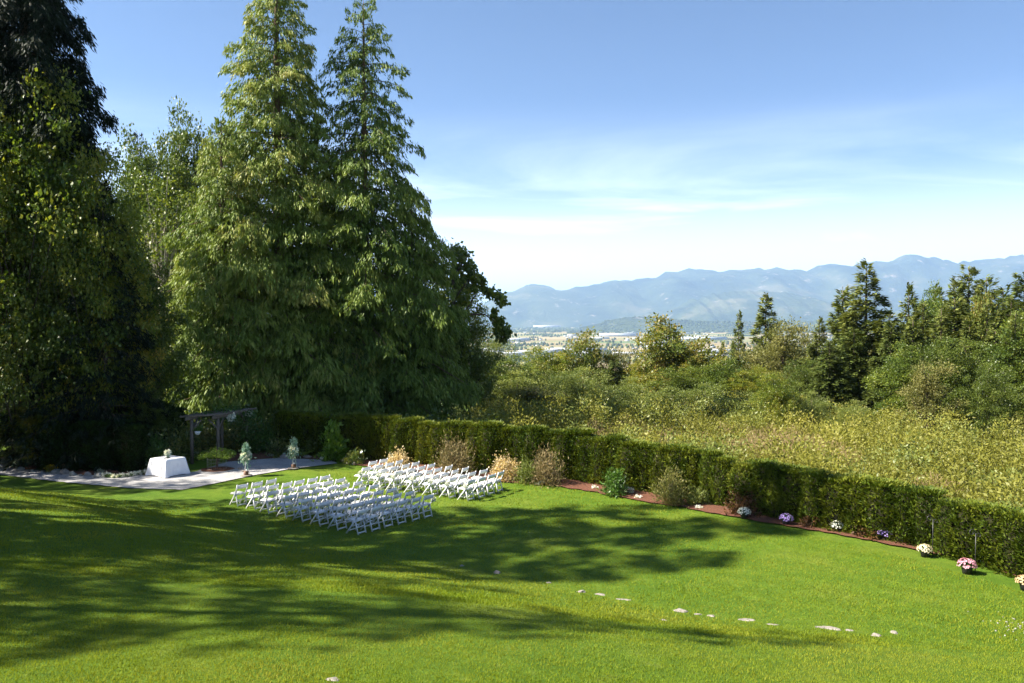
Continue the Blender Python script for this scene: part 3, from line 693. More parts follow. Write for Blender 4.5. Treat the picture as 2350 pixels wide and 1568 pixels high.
def wood_left():
    # (column, distance, width scale, height scale, proto, label)
    T = [
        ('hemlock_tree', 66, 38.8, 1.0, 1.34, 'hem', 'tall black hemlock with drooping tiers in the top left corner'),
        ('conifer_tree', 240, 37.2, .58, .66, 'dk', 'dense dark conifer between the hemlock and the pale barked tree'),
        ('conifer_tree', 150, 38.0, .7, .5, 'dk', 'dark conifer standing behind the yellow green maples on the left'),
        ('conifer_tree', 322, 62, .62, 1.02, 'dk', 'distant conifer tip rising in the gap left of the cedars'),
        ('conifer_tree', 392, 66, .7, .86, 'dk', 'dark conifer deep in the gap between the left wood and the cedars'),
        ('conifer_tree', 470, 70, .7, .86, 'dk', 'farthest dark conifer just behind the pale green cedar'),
        ('maple_tree', 45, 37.0, .85, 1.42, 'map1', 'yellow green maple lit in patches at the left edge above the clipped hedge'),
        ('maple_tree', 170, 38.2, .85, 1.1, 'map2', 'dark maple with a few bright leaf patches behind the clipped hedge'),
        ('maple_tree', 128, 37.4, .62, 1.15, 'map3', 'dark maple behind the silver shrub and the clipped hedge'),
        ('maple_tree', 262, 38.6, .45, .88, 'map1', 'tall narrow maple left of the pale bent trunk'),
        ('maple_tree', -20, 37.8, .85, 1.4, 'map1', 'tall maple crown in front of the black hemlock'),
        ('maple_tree', 400, 62.0, .8, 1.62, 'map3', 'tall olive maple filling the gap just left of the cedars'),
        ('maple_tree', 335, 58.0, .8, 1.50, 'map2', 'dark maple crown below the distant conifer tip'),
        ('maple_tree', 205, 37.6, .58, 1.14, 'map1', 'maple with bright leaf patches standing before the dark conifers'),
        ('maple_tree', 298, 39.6, .48, .86, 'map3', 'olive maple in the hollow left of the pale bent trunk'),
        ('maple_tree', 452, 60.0, .75, 1.72, 'map2', 'tall maple crown rising just behind the pale green cedar'),
        ('undergrowth_bush', 25, 36.6, .34, .26, 'map3', 'leafy bush behind the silver shrub at the left edge'),
        ('undergrowth_bush', 88, 36.4, .30, .24, 'map1', 'yellow green bush at the left end of the dark clipped hedge'),
        ('undergrowth_bush', 350, 38.6, .32, .24, 'map3', 'lit bush rising over the hedge left of the arbour'),
        ('undergrowth_bush', -70, 37.0, .36, .26, 'map2', 'dark bush outside the left edge'),
        ('maple_tree', 335, 41, .55, .70, 'map2', 'slender dark maple between the clipped hedge and the arbour'),
        ('maple_tree', 262, 40, .55, .6, 'map1', 'low yellow green maple just left of the arbour'),
        ('pale_trunk_tree', 372, 54, .95, 1.28, 'thin', 'open crowned tree with a pale bent trunk left of the cedars'),
        ('pale_trunk_tree', 435, 56, .9, 1.22, 'thin', 'thin branched tree poking above the wood beside the cedars'),
        ('maple_tree', 415, 50, .62, .60, 'map1', 'yellow green maple tucked against the left side of the cedars'),
        ('maple_tree', 455, 60, .8, 1.15, 'map1', 'bright topped maple behind the pale green cedar'),
        ('maple_tree', 1040, 56, .75, .92, 'map2', 'maple behind the cedars, its leaves showing at their right edge'),
    ]
    for i, (nm, u, d, sw, sh, pr, lb) in enumerate(T):
        plant_tree(nm, PR[pr], at(u, d), i * 1.7 + .3, (sw, sw, sh), lb)
    # wood out of frame on the left that throws the long shadows over the lawn
    S = [(-24.5, 10.6, .85, 1.32, 'dk'), (-24, 14.2, .7, 1.02, 'dk'), (-24.5, 18.4, .7, .80, 'dk'), (-25.5, 22.6, .6, .50, 'dk'), (-27.5, 16.8, .8, 1.10, 'high'), (-28.5, 19.6, .75, 1.42, 'high'), (-28.0, 22.6, .6, 1.15, 'high'), (-26.0, 26.6, .45, .80, 'dk'), (-27.5, 29.8, .55, .80, 'dk'), (-28.5, 33.4, .75, .96, 'dk')]
    for i, (x, y, sw, sh, pr) in enumerate(S):
        plant_tree('conifer_tree' if pr != 'map2' else 'maple_tree', PR[pr], (x, y, float(H(x, y))), i * 2.1, (sw, sw, sh), 'dark tree of the wood left of the lawn, outside the picture', group='trees beyond the left edge')
wood_left()

def trees_right():
    T = [  # name, column, top row, distance, crown width px, proto, label
        ('spruce_tree', 1695, 722, 76, 66, 'fir1', 'leftmost small spruce on the right, its tip against the valley'),
        ('spruce_tree', 1757, 680, 74, 100, 'fir2', 'sparse spruce with uneven arms right of the leftmost small spruce'),
        ('spruce_tree', 1933, 663, 70, 110, 'fir2', 'narrow spruce just left of the tallest spruce'),
        ('spruce_tree', 1987, 608, 62, 165, 'fir1', 'tallest pointed spruce standing alone against the mountains'),
        ('spruce_tree', 2085, 664, 72, 100, 'fir1', 'green spruce right of the tallest spruce'),
        ('spruce_tree', 2222, 622, 68, 120, 'fir3', 'brownish spruce rising above the big dark maple'),
        ('spruce_tree', 2190, 650, 73, 90, 'fir3', 'thin brown spruce close behind the brownish spruce'),
        ('spruce_tree', 2300, 668, 66, 110, 'fir3', 'brown green spruce second from the right edge'),
        ('spruce_tree', 2350, 632, 60, 130, 'fir3', 'spruce at the right edge of the picture'),
        ('spruce_tree', 2450, 600, 58, 150, 'fir3', 'spruce just outside the right edge'),
        ('olive_tree', 1795, 742, 66, 130, 'oli', 'upright olive green tree left of the spruce pair'),
        ('olive_tree', 1862, 765, 72, 90, 'oli', 'faded olive tree between the upright tree and the narrow spruce'),
        ('spruce_tree', 1905, 790, 57, 120, 'fir3', 'low tan tipped spruce in front of the narrow spruce'),
        ('maple_tree', 2130, 690, 64, 120, 'map2', 'round topped dark maple between the spruces'),
        ('maple_tree', 2165, 790, 52, 170, 'map3', 'big rounded maple at right with lit left side'),
        ('maple_tree', 2340, 782, 50, 170, 'map2', 'dark maple mass at the right edge'),
        ('maple_tree', 2480, 700, 50, 300, 'map2', 'maple beyond the right edge'),
        ('turning_tree', 1535, 748, 72, 190, 'aut', 'round topped tree with orange tinted crown standing above the thicket'),
        ('turning_tree', 1620, 795, 70, 160, 'aut', 'lower orange tinted tree right of the round topped tree'),
        ('turning_tree', 1335, 782, 80, 150, 'aut', 'brown topped tree in the middle of the thicket'),
        ('maple_tree', 1265, 812, 78, 170, 'map1', 'green tree left of the brown topped tree'),
        ('pale_tree', 1128, 762, 72, 110, 'wil', 'tall pale green tree below the maple bough beside the cedars'),
        ('maple_tree', 1150, 830, 64, 150, 'map2', 'dark green tree at the foot of the tall pale tree'),
        ('spruce_tree', 1412, 830, 66, 90, 'fir3', 'small cone shaped tree in the middle of the thicket'),
        ('pale_tree', 1330, 850, 60, 150, 'wil', 'feathery pale bush tree below the brown topped tree'),
        ('pale_tree', 1445, 872, 62, 110, 'wil', 'pale bush tree right of the small cone shaped tree'),
        ('maple_tree', 1655, 838, 66, 150, 'map2', 'dark rounded tree below the leftmost spruce'),
        ('maple_tree', 1720, 852, 64, 110, 'map1', 'green tree left of the upright olive tree'),
        ('pale_tree', 1530, 895, 59, 160, 'wil', 'wide pale shrub tree below the orange tinted tree'),
        ('pale_tree', 1610, 885, 59, 140, 'wil', 'pale shrub tree in front of the dark rounded tree'),
        ('shrub_tree', 1782, 868, 50, 110, 'map1', 'deep green round shrub standing in the pale brush'),
        ('pale_tree', 1870, 905, 50, 90, 'wil', 'pale shrub tree right of the deep green round shrub'),
        ('pale_tree', 1225, 890, 60, 170, 'oli', 'olive shrub tree left of the feathery pale one'),
        ('maple_tree', 1205, 850, 66, 130, 'map1', 'mid green tree among the left part of the thicket'),
        ('shrub_tree', 2060, 812, 57, 120, 'map2', 'dark shrub tree behind the foot of the tallest spruce'),
        ('olive_tree', 2010, 800, 66, 110, 'oli', 'olive tree tucked behind the right side of the tallest spruce'),
        ('turning_tree', 2105, 770, 62, 120, 'aut', 'red brown tinted tree beside the big maple'),
        ('turning_tree', 2265, 712, 62, 120, 'aut', 'orange tinted crown above the big rounded maple'),
        ('spruce_tree', 2145, 668, 66, 120, 'fir1', 'green spruce behind the round topped dark maple'),
        ('spruce_tree', 2262, 645, 63, 140, 'fir1', 'dark green spruce right of the brownish spruce'),
        ('spruce_tree', 2320, 690, 56, 120, 'fir1', 'green spruce standing in front near the right edge'),
        ('spruce_tree', 2405, 640, 66, 160, 'fir1', 'green spruce beyond the right edge'),
        ('spruce_tree', 2040, 720, 70, 130, 'fir1', 'spruce filling the gap right of the tallest spruce'),
        ('spruce_tree', 1960, 760, 60, 130, 'fir3', 'low spruce in front of the foot of the tallest spruce'),
        ('maple_tree', 2095, 810, 53, 170, 'map2', 'dark maple left of the big rounded maple'),
        ('maple_tree', 2250, 800, 52, 170, 'map3', 'mid green maple between the two big ones at right'),
        ('olive_tree', 1745, 800, 70, 130, 'oli', 'olive tree under the sparse spruce'),
        ('maple_tree', 1580, 850, 68, 170, 'map3', 'green bush tree under the orange tinted trees'),
        ('maple_tree', 1300, 860, 66, 170, 'map3', 'broad green tree below the brown topped tree'),
        ('pale_tree', 1178, 858, 61, 170, 'wil', 'pale tree in front of the left part of the thicket'),
        ('olive_tree', 1440, 805, 80, 100, 'oli', 'small olive crown against the farm fields'),
        ('pale_tree', 1395, 890, 60, 170, 'wil', 'pale bush tree at the front centre of the thicket'),
        ('pale_tree', 1700, 905, 54, 150, 'wil', 'pale bush tree left of the deep green round shrub'),
        ('maple_tree', 1840, 835, 60, 120, 'map3', 'green crown right of the upright olive tree'),
        ('turning_tree', 1225, 840, 74, 120, 'aut', 'faintly orange crown among the left thicket'),
        ('pale_tree', 1290, 915, 60, 170, 'wil', 'lowest pale bush tree at the left front of the thicket'),
        ('pale_tree', 1480, 915, 58, 180, 'wil', 'lowest pale bush tree near the middle of the thicket'),
        ('olive_tree', 1600, 930, 56, 130, 'oli', 'low olive bush tree before the middle of the thicket'),
        ('pale_tree', 1960, 925, 49, 110, 'wil', 'pale bush tree at the foot of the tallest spruce'),
        ('spruce_tree', 2118, 702, 60, 120, 'fir1', 'bushy spruce left of the brown topped group'),
        ('spruce_tree', 2190, 690, 58, 120, 'fir2', 'spruce with broken outline before the brownish spruce'),
        ('spruce_tree', 2345, 700, 54, 110, 'fir1', 'bushy spruce cut by the right edge'),
        ('spruce_tree', 1880, 735, 68, 90, 'fir1', 'short spruce left of the narrow one'),
        ('spruce_tree', 1820, 770, 70, 80, 'fir2', 'tiny spruce tip beside the faded olive tree'),
        ('spruce_tree', 1660, 790, 78, 70, 'fir1', 'small spruce against the farm fields'),
        ('spruce_tree', 2045, 745, 56, 90, 'fir1', 'bushy young spruce at the right foot of the tallest spruce'),
        ('spruce_tree', 2095, 738, 55, 80, 'fir2', 'narrow spruce before the left big maple'),
        ('spruce_tree', 2160, 712, 55, 90, 'fir1', 'pointed spruce rising over the left big maple'),
        ('spruce_tree', 2330, 725, 50, 80, 'fir1', 'pointed spruce before the maple at the right edge'),
        ('spruce_tree', 2265, 705, 56, 80, 'fir1', 'pointed spruce between the brownish spruce and the right edge'),
        ('spruce_tree', 2225, 742, 54, 90, 'fir1', 'bushy young spruce between the big maples at right'),
        ('spruce_tree', 2285, 760, 52, 90, 'fir2', 'young spruce second from the right front of the thicket'),
        ('olive_tree', 2130, 835, 48, 120, 'oli', 'olive bush tree before the big maples'),
        ('maple_tree', 2270, 850, 47, 130, 'map3', 'low leafy tree at the right front of the thicket'),
        ('maple_tree', 1085, 800, 58, 110, 'map2', 'dark green tree against the right foot of the cedars'),
        ('maple_tree', 1480, 832, 76, 120, 'map1', 'green tree between the cone shaped and the orange tinted tree'),
        ('olive_tree', 1385, 812, 82, 110, 'oli', 'olive tree right of the brown topped tree'),
    ]
    base = {'fir1': (12, 2.7 * 2), 'fir2': (12, 2.3 * 2), 'fir3': (12, 2.9 * 2), 'oli': (9, 4.6), 'map1': (12, 9), 'map2': (12, 8), 'map3': (12, 9), 'aut': (9, 7), 'wil': (7, 5)}
    for i, (nm, u, v, d, wp, pr, lb) in enumerate(T):
        b = at(u, d); h = top(v, d) - b[2]; w = wp / F * d * ((1.75 if u > 2030 else 1.35) if pr.startswith('fir') else 1.0); bh, bw = base[pr]
        plant_tree(nm, PR[pr], b, i * 1.31, (w / bw, w / bw, h / bh * 1.02), lb)
trees_right()

def bough():
    # maple limb that reaches out from behind the cedars against the mountains
    d = 53.0; e = empty('maple_tree', at(1040, d), 0, 'maple bough arching out right of the cedars over the valley view', 'tree')
    o = np.array(e.location)
    W = lambda u, v, dd=0.0: np.array([(u - 1175) / F * (d + dd), d + dd, top(v, d + dd)]) - o
    g = Geo(); tube(g, np.array([[0, 0, 0], W(1035, 850), W(1042, 740), W(1040, 620), W(1038, 560)]), [.24, .2, .15, .09, .04], 7); link('trunk', g.mesh('trunk', [M['bark']]), e)
    g = Geo(); limbs = []
    limbs.append([W(1042, 745), W(1068, 715, .5), W(1090, 680, .8), W(1108, 655, 1)])
    limbs.append([W(1060, 722), W(1085, 722, .3), W(1112, 722, .5), W(1132, 735, .6), W(1148, 765, .7)])
    limbs.append([W(1040, 640), W(1058, 610), W(1076, 585)]); limbs.append([W(1040, 690), W(1062, 660), W(1085, 630)])
    limbs.append([W(1100, 668, .9), W(1128, 672, 1), W(1148, 690, 1)])
    for l in limbs: tube(g, np.array(l), np.linspace(.085, .02, len(l)), 5)
    link('limb', g.mesh('limb', [M['bark']]), e)
    r = np.random.default_rng(3); g = Geo()
    C_ = [(1045, 575, 20), (1062, 590, 22), (1052, 612, 22), (1078, 612, 18), (1068, 640, 22), (1090, 636, 15), (1050, 650, 22), (1104, 642, 12), (1085, 660, 16), (1058, 690, 20), (1046, 720, 24), (1110, 657, 8), (1128, 672, 12), (1144, 680, 13), (1152, 694, 11), (1120, 668, 9), (1134, 726, 8), (1140, 742, 10), (1146, 760, 13), (1158, 752, 9), (1155, 774, 12), (1166, 762, 9), (1136, 712, 6), (1150, 735, 8), (1048, 760, 26), (1060, 800, 26), (1042, 830, 30)]
    for u, v, s in C_:
        n = int(9 * s); q = W(u, v, r.normal(.4, .3)); P = q + r.normal(0, .48, (n, 3)) * s / F * d * [1, 1.2, .8]
        D = r.normal(0, .7, (n, 3)); D[:, 2] -= .5; Ls = .27 * r.uniform(.6, 1.3, n)
        leaves(g, P, D, r.normal(0, 1, (n, 3)), Ls, Ls * .85, 0, r.random(n))
    link('crown', g.mesh('crown', [M['maple_dark']]), e)
bough()

# ------------------------------------------------------------------ hedges
HP = []
def hedge_protos():
    for i in range(5):
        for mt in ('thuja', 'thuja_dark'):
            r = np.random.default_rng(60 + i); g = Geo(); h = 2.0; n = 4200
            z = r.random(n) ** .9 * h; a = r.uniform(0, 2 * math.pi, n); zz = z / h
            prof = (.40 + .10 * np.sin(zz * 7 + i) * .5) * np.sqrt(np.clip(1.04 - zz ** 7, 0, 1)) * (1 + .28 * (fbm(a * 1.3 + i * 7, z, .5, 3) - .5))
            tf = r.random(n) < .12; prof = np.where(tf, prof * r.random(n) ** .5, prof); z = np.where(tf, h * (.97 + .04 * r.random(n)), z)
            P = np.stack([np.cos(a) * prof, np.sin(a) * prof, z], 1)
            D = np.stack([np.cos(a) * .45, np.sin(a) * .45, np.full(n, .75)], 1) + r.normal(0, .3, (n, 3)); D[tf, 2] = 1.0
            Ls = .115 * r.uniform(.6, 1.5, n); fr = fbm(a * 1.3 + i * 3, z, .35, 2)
            leaves(g, P, D, np.stack([-np.sin(a), np.cos(a), 0 * a], 1) + r.normal(0, .5, (n, 3)), Ls, Ls * .32, 0, np.clip(.55 * fr + .35 * r.random(n) + .15 * zz ** 3, 0, 1))  # tint rises toward the top: sunny fringe put into the colour
            k = 12; lathe(g, [(.12, 0), (.30, .15), (.34, .9), (.33, 1.6), (.26, 1.84), (.08, 1.93)], k, mat=1)  # added solid core, stops light passing through the plant
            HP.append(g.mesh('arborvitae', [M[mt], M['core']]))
hedge_protos()
def hedge_run(pts, hts, label, sp=.70, dark=0, jit=.12, seed=0, name='clipped_hedge', wsc=1.25):
    pts = np.array(pts, float)[:, :2]; s = np.concatenate([[0], np.cumsum(np.linalg.norm(np.diff(pts, axis=0), axis=1))]); r = np.random.default_rng(seed)
    e = empty(name, (0, 0, 0), 0, label, 'hedge'); n = int(s[-1] / sp)
    x0, y0 = pts[len(pts) // 2]; e.location = (x0, y0, float(H(x0, y0)))
    for i in range(n):
        t = (i + .5) * sp; x = np.interp(t, s, pts[:, 0]) + r.normal(0, jit * .5); y = np.interp(t, s, pts[:, 1]) + r.normal(0, jit); h = np.interp(t, s, hts) * r.uniform(.93, 1.05)
        w = wsc * r.uniform(.78, 1.2)
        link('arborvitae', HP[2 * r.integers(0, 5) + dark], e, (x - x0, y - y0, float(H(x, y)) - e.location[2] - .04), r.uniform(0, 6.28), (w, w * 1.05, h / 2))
def hedges():
    P = np.stack([_hx[2:15], _hy[2:15] + .60], 1); P[4:, 0] += .32
    hedge_run(P, np.interp(P[:, 0], [-12, -7, -.7, 5, 8, 12, 14, 17], [2.0, 2.05, 2.1, 1.95, 1.78, 1.68, 1.6, 1.6]), 'long clipped green hedge curving behind the chairs to the right edge', seed=4)
    a, b, c = G(-260, 1062), G(95, 1084), G(318, 1086)
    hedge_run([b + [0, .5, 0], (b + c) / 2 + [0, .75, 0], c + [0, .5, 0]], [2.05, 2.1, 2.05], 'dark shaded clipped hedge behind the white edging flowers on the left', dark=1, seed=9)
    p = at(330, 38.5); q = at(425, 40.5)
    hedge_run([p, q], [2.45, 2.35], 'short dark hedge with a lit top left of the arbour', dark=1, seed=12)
hedges()

# ------------------------------------------------------------------ thicket beyond the hedge
def brush():
    r = np.random.default_rng(77); pts = []
    while len(pts) < 2300:
        x = r.uniform(-6, 46); y = r.uniform(14, 66); w = float(outside(x, y))
        if w < .9 or w > 34 or abs((x / y)) > .80 or x < -3.5 - .0 * y: continue
        if r.random() > min(1, 16 / y) ** .6: continue
        pts.append((x, y, w))
    g = Geo()
    for x, y, w in pts:
        dry = fbm(x + 40, y + 13, 6, 2); is_dry = (dry > .62) and (4 < x < 16) and (y < 47)
        z = float(H(x, y)); hh = r.uniform(.9, 1.6) + .035 * w + (0 if w > 4 else -.25); rx = r.uniform(.45, .85)
        patch = float(fbm(x, y, 9, 3)); n = int(200 * (1.2 if w < 12 else .65))
        a = r.uniform(0, 6.28, n); q = r.random(n) ** .55; zz = r.random(n) ** .65 * hh
        P = np.stack([x + np.cos(a) * q * rx, y + np.sin(a) * q * rx, z + zz * (1 - .25 * q)], 1)
        D = np.stack([np.cos(a) * .5, np.sin(a) * .5, np.full(n, .9)], 1) + r.normal(0, .45, (n, 3))
        if is_dry: Ls = r.uniform(.14, .34, n); W = .022
        else: Ls = (.078 if w < 12 else .105) * r.uniform(.6, 1.5, n); W = Ls * .5
        leaves(g, P, D, r.normal(0, 1, (n, 3)), Ls, W, 1 if is_dry and True else 0, np.clip(.55 * patch + .1 + .45 * r.random(n) - .1, 0, 1))
    m = 0
    while m < 290:
        x = r.uniform(-6, 40); y = r.uniform(22, 60); w = float(outside(x, y))
        if w < 1.8 or w > 30 or abs(x / y) > .75 or x < -3 or (fbm(x + 40, y + 13, 6, 2) > .62 and 4 < x < 16 and y < 44): continue
        m += 1; z = float(H(x, y)); hh = r.uniform(1.6, 3.1) * (.75 if w < 6 else 1.0); rx = r.uniform(.6, 1.4); n = 480; nc = 26; c_ = r.integers(0, nc, n); patch = r.random()
        a = r.uniform(0, 6.28, nc)[c_]; q = (r.random(nc) ** .5)[c_]; zz = (r.random(nc) ** .6)[c_] * hh; off = r.normal(0, .2, (n, 3))
        P = np.stack([x + np.cos(a) * q * rx * (1 - .35 * zz / hh), y + np.sin(a) * q * rx * (1 - .35 * zz / hh), z + zz], 1) + off
        D = np.stack([np.cos(a) * .5, np.sin(a) * .5, np.full(n, .6)], 1) + r.normal(0, .5, (n, 3)); Ls = .13 * r.uniform(.6, 1.5, n)
        leaves(g, P, D, r.normal(0, 1, (n, 3)), Ls, Ls * .45, 0 if patch < .75 else 2, np.clip(.1 + .5 * patch + .45 * r.random(n), 0, 1))
    tag(link('wild_brush', g.mesh('wild_brush', [M['brush'], M['dry'], M['willow']])), 'yellow green wild brush filling the slope beyond the long hedge', kind='stuff')
    # undergrowth at the feet of the left wood
    g = Geo(); m = 0
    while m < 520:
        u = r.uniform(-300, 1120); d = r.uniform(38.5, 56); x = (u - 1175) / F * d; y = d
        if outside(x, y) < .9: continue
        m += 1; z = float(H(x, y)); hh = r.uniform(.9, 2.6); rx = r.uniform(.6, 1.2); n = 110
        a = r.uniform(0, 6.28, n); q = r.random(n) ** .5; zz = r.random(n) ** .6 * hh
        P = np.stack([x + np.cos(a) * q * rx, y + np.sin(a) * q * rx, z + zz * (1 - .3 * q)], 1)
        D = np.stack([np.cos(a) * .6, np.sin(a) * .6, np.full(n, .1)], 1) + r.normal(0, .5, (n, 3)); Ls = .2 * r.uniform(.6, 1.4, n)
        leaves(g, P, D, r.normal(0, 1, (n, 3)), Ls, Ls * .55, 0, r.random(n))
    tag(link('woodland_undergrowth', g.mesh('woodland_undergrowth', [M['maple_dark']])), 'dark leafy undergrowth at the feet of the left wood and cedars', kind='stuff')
brush()

# ------------------------------------------------------------------ lawn grass
def grass():
    r = np.random.default_rng(15)
    def field(n, d0, d1, L, W, pw):
        q = r.random(n); d = (d0 ** (1 - pw) + q * (d1 ** (1 - pw) - d0 ** (1 - pw))) ** (1 / (1 - pw))
        x = r.uniform(-.72, .72, n) * d; ok = outside(x, d) < -.9
        if d1 > 25:
            ok &= ~((x < -8.5) & (d > 30.5 + (x + 20) * -.15)) 
        x, d = x[ok], d[ok]; n = len(x); z = H(x, d)
        D = r.normal(0, .42, (n, 3)); D[:, 2] = 1.0; D = unit(D); S = unit(np.cross(D, unit(r.normal(0, 1, (n, 3))))); Ls = (L * r.uniform(.55, 1.5, n) * (.8 + .5 * fbm(x, d, 1.1, 3)))[:, None]; W_ = W * Ls / L
        P = np.stack([x, d, z - .006], 1); V = np.empty((n, 3, 3)); V[:, 0] = P - S * W_ / 2; V[:, 1] = P + S * W_ / 2; V[:, 2] = P + D * Ls
        t = np.clip(.12 + .62 * fbm(x, d, 2.2, 4) + .22 * (r.random(n) - .3) + (r.random(n) < .02) * .2, 0, 1)
        return V.reshape(-1, 3), np.repeat(t, 3)
    A = [field(250000, 8.3, 17, .038, .009, 1.6), field(150000, 16, 27, .045, .014, 1.3), field(60000, 26, 36, .05, .022, 1.02)]
    V = np.concatenate([a[0] for a in A]); t = np.concatenate([a[1] for a in A])
    tag(link('lawn_grass', make_mesh('lawn_grass', V, np.arange(len(V)).reshape(-1, 3), M['blade'], tint=t)), 'short mown green grass covering the lawn', kind='stuff')
grass()

# ------------------------------------------------------------------ folding chairs
ORD = ['first', 'second', 'third', 'fourth', 'fifth', 'sixth', 'seventh', 'eighth']
def chair_proto():
    e = empty('folding_chair', (0, 0, 0))
    def part(nm, fn, mt='white'):
        g = Geo(); fn(g); return link(nm, g.mesh(nm, [M[mt]]), e)
    for s in (-1, 1):
        def f(g, s=s):
            bar(g, (s * .215, -.285, .80), (s * .215, -.185, .50), .028, .042); bar(g, (s * .215, -.187, .505), (s * .205, .235, 0), .027, .041)
            lathe(g, [(.006, 0), (.018, .006), (.006, .02)], 6, (s * .215, -.287, .797))
        part('leg', f)
        part('leg', lambda g, s=s: bar(g, (s * .178, -.125, .435), (s * .178, -.245, 0), .027, .04))
    def seat(g):
        box(g, (0, .025, .425), (.365, .40, .028)); box(g, (0, .225, .412), (.365, .03, .05))
    part('seat', seat)
    part('seat_pad', lambda g: box(g, (0, .02, .455), (.345, .36, .03), taper=.93), 'pad')
    def back(g):
        n = 7
        for i in range(n):
            a0 = -1 + 2 * i / n; a1 = -1 + 2 * (i + 1) / n
            y = lambda a: -.262 - .028 * (1 - a * a); zc = .715
            V = []
            for a in (a0, a1):
                zt = .775 + .018 * (1 - a * a)
                for yy, z in ((y(a) + .03, .645), (y(a) + .014, .645), (y(a) - .012, zt), (y(a) + .004, zt)): V.append((a * .2, yy, z))
            g.add(np.array(V), np.array([[0, 4, 5, 1], [1, 5, 6, 2], [2, 6, 7, 3], [3, 7, 4, 0]]))
    part('backrest', back)
    part('stretcher', lambda g: bar(g, (-.178, -.232, .055), (.178, -.232, .055), .045, .02, side=(0, 0, 1)))
    part('stretcher', lambda g: bar(g, (-.205, .165, .095), (.205, .165, .095), .035, .02, side=(0, 0, 1)))
    part('stretcher', lambda g: bar(g, (-.178, -.185, .23), (.178, -.185, .23), .03, .018, side=(0, 0, 1)))
    return e
def posy(seed, rad, n, mat, leafmat='eucalyptus', drop=.12):
    r = np.random.default_rng(seed); g = Geo(); d = unit(r.normal(0, 1, (n, 3))); P = d * rad * r.uniform(.55, .85, (n, 1))
    leaves(g, P, d + r.normal(0, .5, (n, 3)), r.normal(0, 1, (n, 3)), rad * .62 * r.uniform(.7, 1.2, n), rad * .5, 0, r.random(n))
    m = n // 3; d = unit(r.normal(0, 1, (m, 3)) * [1, 1, .6] - [0, 0, .7]); leaves(g, d * rad * .5, d, r.normal(0, 1, (m, 3)), rad * 1.1, rad * .32, 1, r.random(m))
    return g.mesh('blossoms', [M[mat], M[leafmat]])
def chairs():
    proto = chair_proto(); used = False; r = np.random.default_rng(8); pm = [posy(s, .088, 90, 'white_fl') for s in (1, 2, 3)]
    def place(x, y, face, label):
        nonlocal used
        o = proto if not used else copy_tree(proto); used = True
        x += r.normal(0, .018); y += r.normal(0, .018); o.location = (x, y, float(H(x, y)) - .004)
        o.rotation_euler = (0, 0, math.atan2(face[1], face[0]) - math.pi / 2 + r.normal(0, .055))
        tag(o, label, 'chair', 'white folding chairs set out in rows on the lawn'); return o
    def flower(o, side, label, k):
        a = o.rotation_euler[2]; lx, ly, lz = side * .275, -.20, .60; x = o.location[0] + lx * math.cos(a) - ly * math.sin(a); y = o.location[1] + lx * math.sin(a) + ly * math.cos(a)
        f = empty('aisle_posy', (x, y, o.location[2] + lz), r.uniform(0, 6), label, 'flowers', 'white posies tied to the aisle chairs')
        link('blossoms', pm[k % 3], f)
        g = Geo(); tube(g, np.array([[0, 0, -.03], [.012, .0, -.12], [.0, .01, -.2]]), [.014, .01, .008], 5); link('stems', g.mesh('stems', [M['twig']]), f)
    fc = unit(np.array([-.82, .57]))
    N0 = np.array([-10.0, 29.05]); cs = np.array([.719, -.55]); rs = np.array([.378, .42])
    for i in range(8):
        for k in range(6 if i else 3):
            p = N0 + cs * i + rs * k; seat = 5 - k
            if i == 0: lb = f'white folding chair, {["nearest the table", "in the middle", "nearest the aisle"][k]} of the short front row of the left block'
            elif k == 5: lb = f'white folding chair with a posy at the aisle end of the {ORD[i]} left row'
            elif k == 0: lb = f'white folding chair at the outer end of the {ORD[i]} row of the left block'
            else: lb = f'white folding chair, {ORD[seat]} from the aisle in the {ORD[i]} row of the left block'
            o = place(p[0], p[1], fc, lb)
            if i and k == 5: flower(o, 1, f'small white posy tied to the aisle chair of the {ORD[i]} row on the left', i)
    A0 = np.array([-1.74, 29.84]); ca = np.array([-.727, .41]); ra = np.array([.365, .52])
    for j in range(8):
        for k in range(4):
            if j == 0 and k < 2: continue
            p = A0 + ca * (7 - j) + ra * k
            if j == 0: lb = f'white folding chair, {["inner", "outer"][k - 2]} one of the two in the front row of the right block'
            elif k == 0: lb = f'white folding chair with a posy at the aisle end of the {ORD[j]} right row'
            elif k == 3: lb = f'white folding chair at the hedge end of the {ORD[j]} row of the right block'
            else: lb = f'white folding chair, {ORD[k]} from the aisle in the {ORD[j]} row of the right block'
            o = place(p[0], p[1], unit(np.array([-.84, .54])), lb)
            if j and k == 0: flower(o, -1, f'round white posy tied to the aisle chair of the {ORD[j]} row on the right', j + 1)
chairs()

